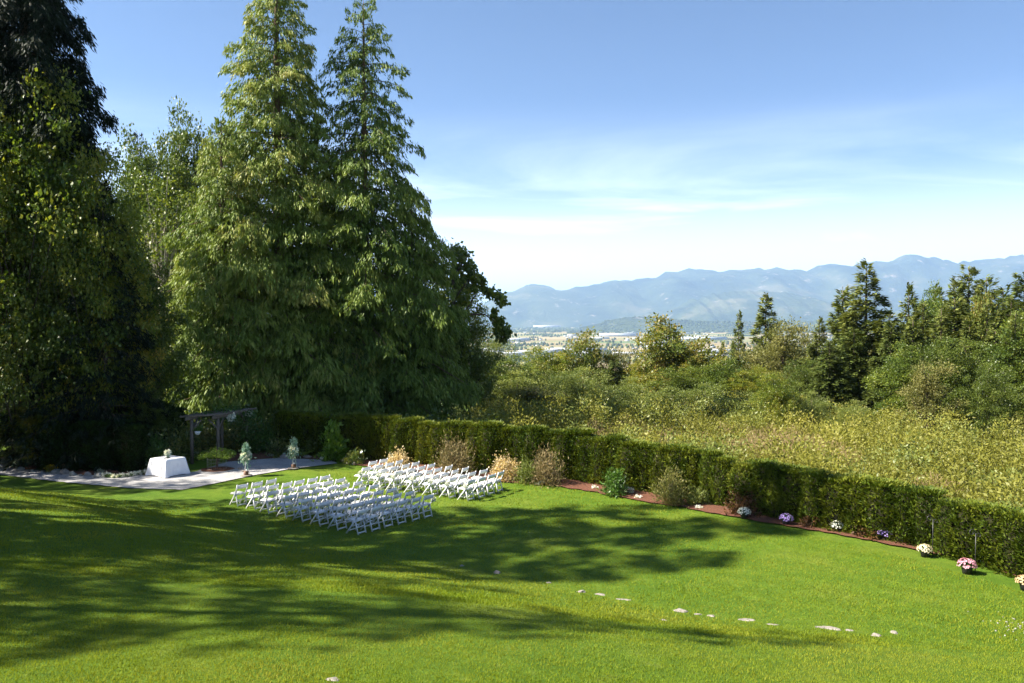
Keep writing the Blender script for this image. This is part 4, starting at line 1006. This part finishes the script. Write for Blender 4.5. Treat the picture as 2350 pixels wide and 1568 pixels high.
# ------------------------------------------------------------------ table
def table():
    c = np.array([-15.0, 34.55]); a = math.atan2(-.49, .87); z0 = float(H(c[0], c[1])) + .035
    e = empty('folding_table', (c[0], c[1], z0), a, 'square folding table standing under the white cloth on the gravel', 'table')
    LX, LY, T = 1.0, .94, .74
    g = Geo(); box(g, (0, 0, T - .012), (LX - .03, LY - .03, .022)); link('tabletop', g.mesh('tabletop', [M['white']]), e)
    for sx in (-1, 1):
        for sy in (-1, 1):
            g = Geo(); tube(g, np.array([[sx * .36, sy * .34, 0], [sx * .36, sy * .34, T - .03]]), [.014, .014], 8); link('leg', g.mesh('leg', [M['metal_white']]), e)
    # linen: flat top, then a skirt that flares most at the four corners
    n = 240; m = 14; V = []; r = np.random.default_rng(2)
    hx, hy = LX / 2, LY / 2; rc = .03
    def rim(t):
        s = (t % 1) * 4; q = int(s); f = s - q
        P = [(-hx, -hy), (hx, -hy), (hx, hy), (-hx, hy)]; p = np.array(P[q]) * (1 - f) + np.array(P[(q + 1) % 4]) * f
        nn = [(0, -1), (1, 0), (0, 1), (-1, 0)][q]; cd = min(f, 1 - f); return p, np.array(nn, float), cd, unit(np.array(P[q] if f < .5 else P[(q + 1) % 4], float))
    for k in range(m + 1):
        d = k / m
        for i in range(n):
            t = i / n; p, nn, cd, cn = rim(t); cw = math.exp(-(cd / .11) ** 2)
            fold = (.5 + .5 * math.sin(t * 2 * math.pi * 19 + 1.3 * math.sin(t * 23))) * .020 + .012 * math.sin(t * 2 * math.pi * 7 + .6)
            off = nn * (.018 + .045 * d + fold * d * (1 - cw)) + cn * cw * (.02 + .17 * d ** 1.15)
            zz = (T + .004) - (T - .012 - (.0 if cw > .4 else .018 * (1 - cw))) * d
            if k == 0: off = nn * .004
            V.append((p[0] + off[0], p[1] + off[1], zz - (.004 if k == 0 else 0)))
    Q = np.array([[k * n + i, (k + 1) * n + i, (k + 1) * n + (i + 1) % n, k * n + (i + 1) % n] for k in range(m) for i in range(n)])
    cc = len(V); V.append((0, 0, T + .002)); V = np.array(V)
    me = make_mesh('tablecloth', V, [Q, np.array([[cc, i, (i + 1) % n] for i in range(n)])], M['cloth'], smooth=True)
    tag(link('tablecloth', me, loc=(c[0], c[1], z0), rz=a), 'white linen cloth falling to the gravel over the square table', 'tablecloth')
    # vase of white flowers and a dark tray on it
    v = empty('flower_vase', (c[0] - .05, c[1] + .12, z0 + T + .004), 0, 'little glass vase of white flowers on the covered table', 'vase')
    g = Geo(); lathe(g, [(.035, 0), (.045, .02), (.05, .11), (.046, .11)], 14); link('vase_body', g.mesh('vase_body', [M['glass']]), v)
    o = link('bouquet', posy(9, .13, 160, 'white_fl'), v); o.location = (0, 0, .19)
    g = Geo(); lathe(g, [(.12, 0), (.135, .012), (.13, .014), (.11, .006)], 20); tag(link('dark_tray', g.mesh('dark_tray', [M['iron']]), loc=(c[0] + .02, c[1] - .14, z0 + T + .004)), 'small dark round tray in front of the vase on the table', 'tray')
table()

# ------------------------------------------------------------------ arbour
def arbour():
    A, B, Cc, D = (np.array(p) for p in ((-15.05, 37.3), (-14.0, 37.8), (-13.35, 39.9), (-14.4, 39.4)))
    o = (A + B + Cc + D) / 4; z0 = float(H(*o)); e = empty('garden_arbour', (o[0], o[1], z0), 0, 'weathered timber arbour with vines and hanging basket behind the table', 'arbour')
    W = lambda p, z: (p[0] - o[0], p[1] - o[1], z)
    for p in (A, B, Cc, D):
        g = Geo(); bar(g, W(p, 0), W(p, 2.08), .12, .12); link('post', g.mesh('post', [M['timber']]), e)
    ex = unit(D - A) * .42
    for p, q in ((A, D), (B, Cc)):
        g = Geo(); bar(g, W(p - ex, 2.15), W(q + ex, 2.15), .06, .15, side=(unit(B - A)[0], unit(B - A)[1], 0)); link('beam', g.mesh('beam', [M['timber']]), e)
    ax = unit(B - A) * .38
    for k in np.linspace(-.1, 1.1, 8):
        p = A + (D - A) * k; q = B + (Cc - B) * k
        g = Geo(); bar(g, W(p - ax, 2.27), W(q + ax, 2.27), .05, .085, side=(unit(D - A)[0], unit(D - A)[1], 0)); link('rafter', g.mesh('rafter', [M['timber']]), e)
    for p, q in ((A, D), (D, A), (B, Cc), (Cc, B), (A, B), (B, A)):
        u_ = unit(q - p) * .42; g = Geo(); bar(g, W(p + u_ * .08, 1.60), W(p + u_, 2.06), .06, .07, side=(u_[1], -u_[0], 0)); link('brace', g.mesh('brace', [M['timber']]), e)
    # vine on the right half
    r = np.random.default_rng(4); n = 1500; k = r.random(n) ** .6; p = (A + (D - A) * k[:, None]) * (s := r.random((n, 1))) + (B + (Cc - B) * k[:, None]) * (1 - s)
    P = np.concatenate([p - o + r.normal(0, .16, (n, 2)), (2.30 + r.normal(0, .13, n) - r.exponential(.12, n))[:, None]], 1)
    n2 = 1300; z = r.random(n2) * 2.2; P2 = np.stack([Cc[0] - o[0] + r.normal(.1, .22, n2), Cc[1] - o[1] + r.normal(0, .22, n2), z + .1], 1); P = np.concatenate([P, P2]); n += n2
    g = Geo(); D_ = r.normal(0, .6, (n, 3)); D_[:, 2] -= .4; Ls = .12 * r.uniform(.6, 1.4, n); leaves(g, P, D_, r.normal(0, 1, (n, 3)), Ls, Ls * .55, 0, r.random(n))
    v = empty('climbing_vine', (o[0], o[1], z0), 0, 'green vine climbing over the right side of the timber arbour', 'vine'); link('foliage', g.mesh('foliage', [M['shrub']]), v)
    # hanging basket under the front beam
    p = A + (D - A) * -.02 + unit(B - A) * .28; h = empty('hanging_basket', (p[0], p[1], z0 + 1.36), 0, 'white hanging basket with greenery under the front of the arbour', 'hanging basket')
    g = Geo(); lathe(g, [(.07, 0), (.11, .05), (.14, .17), (.13, .17)], 14); link('basket', g.mesh('basket', [M['basket']]), h)
    g = Geo()
    for a in range(3): tube(g, np.array([[.13 * math.cos(a * 2.1), .13 * math.sin(a * 2.1), .17], [0, 0, .72]]), [.004, .004], 4)
    link('chain', g.mesh('chain', [M['wire']]), h)
    link('plant', bush(5, .2, .2, .3, 260, .08, .5, 'shrub', stems=False), h, loc=(0, 0, .16))
    for i, (u, v_, lb) in enumerate(((547, 1040, 'white flower swag on the middle of the arbour beam'), (594, 1034, 'white flower swag on the right end of the arbour beam'))):
        q = (Cc if i else B + (Cc - B) * .35) + unit(B - A) * .12; f = empty('flower_swag', (q[0], q[1], z0 + 2.08), 0, lb, 'flowers'); link('blossoms', posy(20 + i, .19, 130, 'white_fl'), f)
arbour()

def flower_stands():
    for i, (u, v, lb) in enumerate(((565, 1094, 'left'), (674, 1077, 'right'))):
        p = G(u, v); e = empty('flower_stand', p + [0, 0, .03], 0, f'{"nearer" if i == 0 else "farther"} thin flower stand with log base at the lawn edge, {lb} of the pair', 'flower stand', 'pair of aisle flower stands')
        g = Geo(); lathe(g, [(.25, 0), (.25, .035), (.24, .04)], 18); link('base_slab', g.mesh('base_slab', [M['stone']]), e)
        g = Geo(); lathe(g, [(.10, .04), (.105, .10), (.10, .20)], 14); link('log', g.mesh('log', [M['wood']]), e)
        g = Geo(); lathe(g, [(.035, .20), (.035, .27)], 10, (.02, 0, 0)); link('candle', g.mesh('candle', [M['white']]), e)
        for a in range(3):
            c_, s_ = math.cos(a * 2.1 + .4), math.sin(a * 2.1 + .4); g = Geo(); tube(g, np.array([[.15 * c_, .15 * s_, .04], [.05 * c_, .05 * s_, .45], [.08 * c_, .08 * s_, .74]]), [.009] * 3, 5); link('leg', g.mesh('leg', [M['metal_white']]), e)
        g = Geo(); lathe(g, [(.10, .72), (.105, .735), (.03, .74)], 12); link('top_plate', g.mesh('top_plate', [M['metal_white']]), e)
        b = empty('tall_bouquet', p + [0, 0, .03 + .745], 0, f'white flowers with blue green eucalyptus on the {"nearer" if i == 0 else "farther"} stand', 'bouquet', 'bouquets on the flower stands')
        link('blossoms', posy(31 + i, .19, 150, 'white_fl'), b, loc=(0, 0, .14))
        r = np.random.default_rng(i); n = 260; g = Geo(); P = r.normal(0, 1, (n, 3)) * [.08, .08, .14] + [0, 0, .30]; D = r.normal(0, .35, (n, 3)); D[:, 2] += .8
        P2 = r.normal(0, 1, (90, 3)) * [.13, .13, .1] + [0, 0, -.02]; D2 = r.normal(0, .5, (90, 3)); D2[:, 2] -= .8
        P = np.concatenate([P, P2]); D = np.concatenate([D, D2]); n += 90; Ls = .12 * r.uniform(.6, 1.5, n); leaves(g, P, D, r.normal(0, 1, (n, 3)), Ls, Ls * .36, 0, r.random(n)); tag(link('greenery', g.mesh('greenery', [M['eucalyptus']]), b), kind='stuff')
flower_stands()

# ------------------------------------------------------------------ pots of chrysanthemums and shepherd hooks
def pots():
    r = np.random.default_rng(6)
    L = [(1708, 1191, 'white_fl', 'white', 'leftmost potted white chrysanthemum, in shade at the foot of the hedge', 1.0),
         (1804, 1206, 'purple_fl', 'purple', 'potted purple chrysanthemum between the two white ones', 1.0),
         (1921, 1222, 'white_fl', 'white', 'potted white chrysanthemum between the two purple ones', .95),
         (2032, 1242, 'purple_fl', 'purple', 'potted purple chrysanthemum nearest the first iron hook', 1.12),
         (2122, 1279, 'cream_fl', 'cream', 'black pot of cream chrysanthemums in the sun by the first hook', .92),
         (2219, 1318, 'pink_fl', 'pink', 'black pot of pink chrysanthemums in the sun by the second hook', 1.05),
         (2352, 1356, 'peach_fl', 'peach', 'black pot of peach chrysanthemums cut by the right edge', .95)]
    for i, (u, v, mt, col, lb, s) in enumerate(L):
        p = G(u, v); e = empty('flower_pot', p, r.uniform(0, 6), lb, 'potted flowers', 'pots of chrysanthemums along the hedge'); e.scale = (s * .88,) * 3
        g = Geo(); lathe(g, [(.115, -.01), (.15, .19), (.155, .205), (.172, .208), (.172, .235), (.158, .235), (.15, .2)], 24, rib=.012); link('pot', g.mesh('pot', [M['pot']]), e)
        n = 700; d = unit(r.normal(0, 1, (n, 3))); d[:, 2] = np.abs(d[:, 2]) - .05; g = Geo(); P = d * [.21, .21, .17] * r.uniform(.3, .95, (n, 1)) + [0, 0, .235]
        leaves(g, P, d + r.normal(0, .5, (n, 3)), r.normal(0, 1, (n, 3)), .055, .03, 0, r.random(n) * .6); link('foliage', g.mesh('foliage', [M['shrub']]), e)
        k = 150; d = unit(r.normal(0, 1, (k, 3))); d[:, 2] = np.abs(d[:, 2]) * 1.05 - .06; d = unit(d); Cn = d * [.245, .245, .20] * r.uniform(.9, 1.07, (k, 1)) + [0, 0, .235]; g = Geo()
        for j in range(7):      # each blossom is a small cup of petals
            a = j * .898; rr_ = unit(np.cross(d, r.normal(0, 1, (k, 3)))) if j == 0 else rr_; bb = np.cross(d, rr_); q = rr_ * math.cos(a) + bb * math.sin(a)
            leaves(g, Cn, q + d * .45, np.cross(q, d), .034, .024, 0, np.repeat(r.random(k), 1), mid=.6)
        link('blossoms', g.mesh('blossoms', [M[mt]]), e)
    for i, (u, v, lb) in enumerate(((2140, 1279, 'black iron shepherd hook behind the cream flower pot'), (2238, 1316, 'black iron shepherd hook behind the pink flower pot'))):
        p = G(u, v); h = .86 * 1.25; e = empty('shepherd_hook', p, 0, lb, 'garden hook', 'double scroll iron hooks by the hedge')
        g = Geo(); tube(g, np.array([[0, 0, -.05], [0, 0, h]]), [.013, .012], 7); link('pole', g.mesh('pole', [M['iron']]), e)
        def scroll(cx, cz, R0, turns, sgn, start):
            P = []
            for k in range(26):
                t = k / 25; a = start + sgn * t * turns * 2 * math.pi; rr_ = R0 * (1 - .72 * t); P.append((cx + rr_ * math.cos(a), 0, cz + rr_ * math.sin(a)))
            return np.array(P)
        g = Geo(); P = scroll(-.10, h + .02, .10, 1.15, 1, 0); tube(g, P, .012, 6); link('hook', g.mesh('hook', [M['iron']]), e)
        g = Geo(); P = scroll(.075, h - .06, .075, 1.1, -1, math.pi); tube(g, P, .011, 6); link('hook', g.mesh('hook', [M['iron']]), e)
        g = Geo(); tube(g, np.array([[-.09, 0, -.04], [-.09, 0, .13], [-.05, 0, .15], [0, 0, .15]]), [.006] * 4, 5); link('step_prong', g.mesh('step_prong', [M['iron']]), e)
pots()

# ------------------------------------------------------------------ stones
def rock_mesh(seed, sx, sy, sz, mat):
    r = np.random.default_rng(seed); bm = bmesh.new(); bmesh.ops.create_icosphere(bm, subdivisions=3, radius=1)
    nz = [unit(r.normal(0, 1, 3)) for _ in range(9)]; dd = r.uniform(.62, .92, 9)
    for v in bm.verts:
        p = np.array(v.co)
        for q, d in zip(nz, dd):
            t = p @ q
            if t > d: p = p - q * (t - d)
        p = p * (1 + .05 * r.normal())
        v.co = p * [sx, sy, sz]
    me = bpy.data.meshes.new('stone'); bm.to_mesh(me); bm.free(); me.materials.append(M[mat]); return me
def stones():
    r = np.random.default_rng(13)
    L = [(1060, 1299, .10, .08, .06, 'tiny pale stone in the lawn, leftmost of the line across the bank'), (1140, 1316, .15, .13, .13, 'upright two toned stone standing out of the lawn below the chairs'),
         (1259, 1338, .10, .07, .04, 'small flat stone almost lost in the grass past the upright stone'), (1334, 1359, .15, .13, .09, 'rounded bright stone at the start of the stone line'),
         (1378, 1366, .22, .12, .07, 'low pointed white stone next to the rounded bright one'), (1426, 1376, .30, .13, .045, 'long flat sunken slab right of the pointed white stone'),
         (1563, 1402, .26, .15, .09, 'big flat topped pinkish stone in the middle of the line'), (1602, 1411, .13, .07, .05, 'small grey stone touching the pinkish pair'), (1632, 1414, .17, .10, .07, 'pale stone just right of the big flat topped one'),
         (1712, 1423, .27, .13, .06, 'long wedge shaped stone with a grey end'), (1770, 1433, .20, .09, .03, 'thin sunken stone edge right of the wedge shaped one'), (1898, 1442, .36, .16, .07, 'longest flat stone near the right end of the line'),
         (1948, 1447, .16, .08, .04, 'small stone at the tip of the longest flat stone'), (2010, 1459, .16, .13, .08, 'round pale stone, second from the right end'), (2051, 1453, .11, .10, .06, 'small pinkish stone ending the line on the right'),
         (762, 1561, .14, .10, .035, 'worn dark stone at the bottom edge of the lawn'), (1522, 1423, .10, .06, .03, 'tiny sunken chip of stone below the big flat topped one')]
    for i, (u, v, a, b, c, lb) in enumerate(L):
        p = G(u, v + 1); tag(link('field_stone', rock_mesh(100 + i, a * .85, b * .85, c * 1.1, 'stone'), loc=p + [0, 0, -c * .4], rz=-.25 + r.normal(0, .2)), lb, 'stone', 'stones set across the grass bank')
    # border stones between path and bed on the left
    W_ = ['white', 'pale', 'grey', 'mossy', 'rounded', 'squat', 'pointed', 'flat']
    bs = [(22, 1080, .17), (48, 1083, .20), (74, 1086, .15), (97, 1087, .13), (112, 1089, .14), (130, 1089, .22), (148, 1091, .25), (168, 1094, .20), (184, 1095, .12), (202, 1094, .2), (226, 1098, .22), (2, 1077, .2), (-30, 1074, .2)]
    for i, (u, v, s) in enumerate(bs):
        p = G(u, v - 1); where = ['third', 'fourth', 'fifth', 'sixth', 'seventh', 'eighth', 'ninth', 'tenth', 'eleventh', 'twelfth', 'thirteenth', 'second', 'first'][i]
        tag(link('border_stone', rock_mesh(140 + i, s * r.uniform(.8, 1.2), s * .8, s * r.uniform(.6, .9), 'stone' if i % 3 == 0 else 'stone_grey'), loc=p + [0, 0, s * .25], rz=r.uniform(0, 6)), f'{W_[i % 8]} border stone, {where} from the left along the gravel path', 'stone', 'stones edging the bed beside the gravel path')
    for i, (u, v, s, lb) in enumerate(((620, 1049, .2, 'pale stone left in the edge of the red bed behind the stands'), (655, 1053, .3, 'long low stone edging the gravel between the two stands'), (705, 1052, .22, 'flat stone at the gravel edge past the farther stand'), (740, 1055, .16, 'small stone where the gravel meets the red bed'), (812, 1068, .14, 'grey stone in the red bed above the front chairs'), (551, 1079, .13, 'white pebble beside the caged little tree'), (560, 1085, .12, 'flat white stone lying on the gravel by the caged tree'))):
        p = G(u, v); tag(link('border_stone', rock_mesh(170 + i, s, s * .6, s * .45, 'stone'), loc=p + [0, 0, .05 + s * .1], rz=r.uniform(-.3, .3)), lb, 'stone')
    # bare stony patch at the right edge
    p = G(2342, 1445); g = Geo(); k = 70
    for i in range(k):
        q = r.normal(0, 1, 2) * [.3, .4]; s = r.uniform(.012, .035); x, y = p[0] + q[0] + .1, p[1] + q[1]; box(g, (x, y, float(H(x, y)) + s * .1), (s * 1.6, s * 1.2, s), r.uniform(0, 3), taper=.7)
    tag(link('gravel_patch', g.mesh('gravel_patch', [M['stone_grey']])), 'bare patch of pale gravel in the grass at the right edge', kind='stuff')
stones()

# ------------------------------------------------------------------ shrubs and bedding
def shrubs():
    B = [ # name, column, base row, half width m, height m, leaves, leaf len, ratio, material, style, label
        ('dried_flower_bush', 913, 1090, .56, 1.02, 2600, .10, .55, 'blond', 'round', 'rounded blond bush behind the front rows of the right hand chairs'),
        ('dried_flower_bush', 1162, 1102, .62, 1.08, 2800, .10, .55, 'blond', 'round', 'rounded blond bush beyond the back rows of chairs'),
        ('leafy_shrub', 1412, 1136, .56, 1.02, 1700, .13, .34, 'shrub', 'round', 'bright green leafy shrub against the hedge in mid picture'),
        ('feathery_shrub', 1540, 1158, .68, 1.35, 2300, .12, .26, 'olive', 'up', 'brownish feathery shrub right of the bright green one'),
        ('feathery_shrub', 1600, 1160, .42, .62, 800, .12, .3, 'willow', 'up', 'low pale shrub at the foot of the brownish feathery one'),
        ('russet_shrub', 1703, 1182, .62, .92, 1500, .10, .5, 'russet', 'round', 'dark russet shrub behind the leftmost potted chrysanthemum'),
        ('russet_shrub', 1995, 1236, .40, .42, 500, .09, .5, 'russet', 'round', 'small reddish plant between the white and the purple pots'),
        ('russet_shrub', 1860, 1212, .30, .35, 320, .09, .5, 'russet', 'round', 'faint reddish plant left of the second white pot'),
        ('yellow_shrub', 2318, 1312, .42, 1.15, 1500, .10, .55, 'yellow', 'up', 'yellow leaved shrub at the hedge foot near the right edge'),
        ('tall_shrub', 768, 1058, .52, 1.85, 1500, .22, .42, 'bright', 'up', 'tall light green large leaved shrub in front of the back hedge'),
        ('leafy_shrub', 812, 1066, .48, .78, 800, .14, .4, 'glossy', 'up', 'dark green bush with pale tips right of the tall light green shrub'),
        ('blossom_shrub', 1045, 1090, .80, 1.75, 3400, .13, .26, 'tan_spray', 'up', 'tall tan flowered shrub against the hedge behind the right block'),
        ('blossom_shrub', 1255, 1112, .70, 1.70, 2800, .13, .26, 'tan_spray', 'up', 'tan flowered shrub against the hedge right of the blond bush'),
        ('feathery_shrub', 1210, 1110, .50, 1.25, 1500, .12, .28, 'willow', 'up', 'pale green feathery shrub between the blond bush and the tan one'),
        ('silver_shrub', 24, 1070, .62, .55, 1500, .10, .3, 'silver', 'round', 'mounded silver grey shrub at the left edge above the border stones'),
        ('leafy_shrub', 88, 1072, .34, .85, 420, .18, .35, 'glossy', 'up', 'upright glossy plant right of the silver shrub'),
        ('flowering_plant', 118, 1086, .22, .45, 260, .10, .5, 'yellow', 'up', 'yellow green plant among the border stones'),
        ('flowering_plant', 145, 1086, .20, .42, 220, .09, .5, 'russet', 'up', 'little orange tinged plant beside the yellow green one'),
        ('rhododendron_bush', 395, 1062, 1.2, 1.9, 2600, .17, .36, 'glossy', 'round', 'glossy evergreen bush behind the white covered table'),
        ('rhododendron_bush', 352, 1070, 1.0, 1.5, 1600, .17, .36, 'shrub', 'round', 'deep green bush at the left rear corner of the table'),
        ('rhododendron_bush', 470, 1040, 1.3, 1.9, 2800, .18, .36, 'glossy', 'round', 'pale tipped evergreen bush seen through the arbour'),
        ('rhododendron_bush', 560, 1036, 1.1, 1.9, 2800, .18, .36, 'glossy', 'round', 'yellow lit evergreen bush filling the right of the arbour'),
        ('rhododendron_bush', 612, 1038, 1.0, 1.6, 1800, .16, .40, 'shrub', 'round', 'green bush just right of the arbour'),
        ('leafy_shrub', 640, 1048, .7, 1.0, 900, .14, .36, 'glossy', 'up', 'low pale tipped bush between the two flower stands'),
        ('leafy_shrub', 720, 1046, .6, .9, 700, .14, .36, 'glossy', 'up', 'small glossy bush right of the farther flower stand'),
        ('bedding_plant', 800, 1061, .28, .26, 200, .07, .6, 'white_fl', 'round', 'low white flowering plant in the red bed above the chairs'),
        ('bedding_plant', 745, 1056, .26, .26, 200, .07, .6, 'white_fl', 'round', 'low white flowering plant just left of the tall light green shrub'),
        ('bedding_plant', 862, 1078, .22, .30, 200, .07, .6, 'peach_fl', 'round', 'small salmon flowering plant left of the first blond bush'),
        ('bedding_plant', 877, 1080, .22, .24, 200, .07, .6, 'cream_fl', 'round', 'small cream flowering plant touching the salmon one'),
        ('bedding_plant', 1237, 1114, .20, .22, 180, .06, .6, 'silver', 'round', 'little silver tuft on the red bark right of the blond bush'),
        ('bedding_plant', 1366, 1124, .14, .18, 120, .06, .6, 'white_fl', 'round', 'small white flowers left of the bright green shrub'),
        ('bedding_plant', 1447, 1134, .16, .26, 140, .06, .6, 'white_fl', 'up', 'white flowers leaning out right of the bright green shrub'),
        ('bedding_plant', 1468, 1146, .18, .16, 140, .06, .6, 'white_fl', 'round', 'low white flowers at the bark edge left of the feathery shrub'),
        ('bedding_plant', 1604, 1168, .14, .10, 120, .06, .6, 'white_fl', 'round', 'white ground hugging tuft left of the russet shrub'),
        ('bedding_plant', 230, 1090, .24, .30, 260, .06, .6, 'silver', 'round', 'grey tuft at the left end of the white edging flowers'),
        ('bedding_plant', 345, 1076, .34, .40, 300, .08, .6, 'silver', 'round', 'grey green mound left of the table'),
    ]
    for i, (nm, u, v, w, h, n, ll, wr, mt, st, lb) in enumerate(B):
        if not lb: continue
        p = G(u, v); e = empty(nm, p + [0, .0, .02], i * .9, lb, {'dried_flower_bush': 'bush', 'bedding_plant': 'plant', 'flowering_plant': 'plant', 'rhododendron_bush': 'bush'}.get(nm, 'shrub'))
        o = link('foliage', bush(300 + i, w, w, h, n, ll, wr, mt, st, dense=.35 if 'dried' in nm else .5), e)
    # white edging flowers running along the path from the grey tuft to the table
    for i, u in enumerate(np.linspace(238, 338, 12)):
        v = np.interp(u, [238, 262, 300, 338], [1096.5, 1098, 1095, 1089]); p = G(u, v)
        e = empty('edging_flower', p + [0, 0, .03], i, f'white edging flower clump, {["first", "second", "third", "fourth", "fifth", "sixth", "seventh", "eighth", "ninth", "tenth", "eleventh", "twelfth"][i]} from the left of the row by the table', 'flowers', 'white edging flowers along the path')
        link('foliage', bush(360 + i, .21, .19, .17, 260, .06, .6, 'white_fl', stems=False), e)
        link('leaves', bush(380 + i, .23, .2, .12, 160, .07, .5, 'shrub', stems=False), e)
    # fern
    p = G(697, 1050); e = empty('garden_fern', p, 0, 'arching yellow green fern left of the farther flower stand', 'fern'); r = np.random.default_rng(9)
    for k in range(11):
        a = k * .57; g = Geo(); t = np.linspace(0, 1, 22); out = .62 * t; z = .75 * t * (1.25 - .85 * t)
        P = np.stack([np.cos(a) * out, np.sin(a) * out, z], 1); lt = np.array([-math.sin(a), math.cos(a), 0])
        for s in (-1, 1): leaves(g, P, np.tile(lt * s, (22, 1)) + [0, 0, -.2], np.tile([math.cos(a), math.sin(a), 0], (22, 1)), .16 * np.sin(np.pi * np.clip(t * .92 + .06, 0, 1)), .04, 0, .6 + .3 * r.random())
        link('frond', g.mesh('frond', [M['bright']]), e)
    # small tree in a wire cage with a bark ring
    p = G(531, 1076 + 2); p = G(498, 1079); e = empty('young_tree', p + [0, 0, .04], 0, 'small green tree with flat crown in a wire cage beside the table', 'tree')
    g = Geo(); tube(g, np.array([[0, 0, 0], [.01, .01, .45], [0, 0, .95]]), [.05, .04, .02], 8)
    for a in range(7): tube(g, np.array([[0, 0, .42 + a * .05], [.3 * math.cos(a * .95), .3 * math.sin(a * .95), .62 + a * .04], [.55 * math.cos(a * .95), .55 * math.sin(a * .95), .7 + .04 * a]]), [.02, .013, .006], 5)
    link('trunk', g.mesh('trunk', [M['bark']]), e)
    r = np.random.default_rng(3); n = 1800; a = r.uniform(0, 6.28, n); q = r.random(n) ** .6; P = np.stack([np.cos(a) * q * .78, np.sin(a) * q * .7, .60 + .42 * (1 - q * .8) * r.random(n) + .08 * np.sin(a * 3)], 1)
    D = np.stack([np.cos(a), np.sin(a), np.full(n, -.25)], 1) + r.normal(0, .4, (n, 3)); g = Geo(); leaves(g, P, D, r.normal(0, 1, (n, 3)) * [1, 1, .3], .085 * r.uniform(.6, 1.4, n), .035, 0, r.random(n)); link('crown', g.mesh('crown', [M['bright']]), e)
    c = empty('wire_cage', p + [0, 0, .04], 0, 'round wire cage standing about the small green tree', 'plant cage'); g = Geo()
    for k in range(14): a = k * 2 * math.pi / 14; tube(g, np.array([[.42 * math.cos(a), .42 * math.sin(a), 0], [.42 * math.cos(a), .42 * math.sin(a), .5]]), [.004, .004], 4)
    for z in (.04, .2, .35, .5): tube(g, np.array([[.42 * math.cos(a), .42 * math.sin(a), z] for a in np.linspace(0, 2 * math.pi, 25)]), .004, 4, cap=False)
    link('wire_mesh', g.mesh('wire_mesh', [M['wire']]), c)
    V = [(p[0], p[1], p[2] + .10)] + [(p[0] + .72 * math.cos(a) * (1 + .08 * math.sin(5 * a)), p[1] + .66 * math.sin(a), float(H(p[0] + .72 * math.cos(a), p[1] + .66 * math.sin(a))) + .04) for a in np.linspace(0, 2 * math.pi, 32, endpoint=False)]
    tag(link('bark_ring', make_mesh('bark_ring', np.array(V), np.array([[0, 1 + i, 1 + (i + 1) % 32] for i in range(32)]), M['mulch'], smooth=True)), kind='structure')
shrubs()
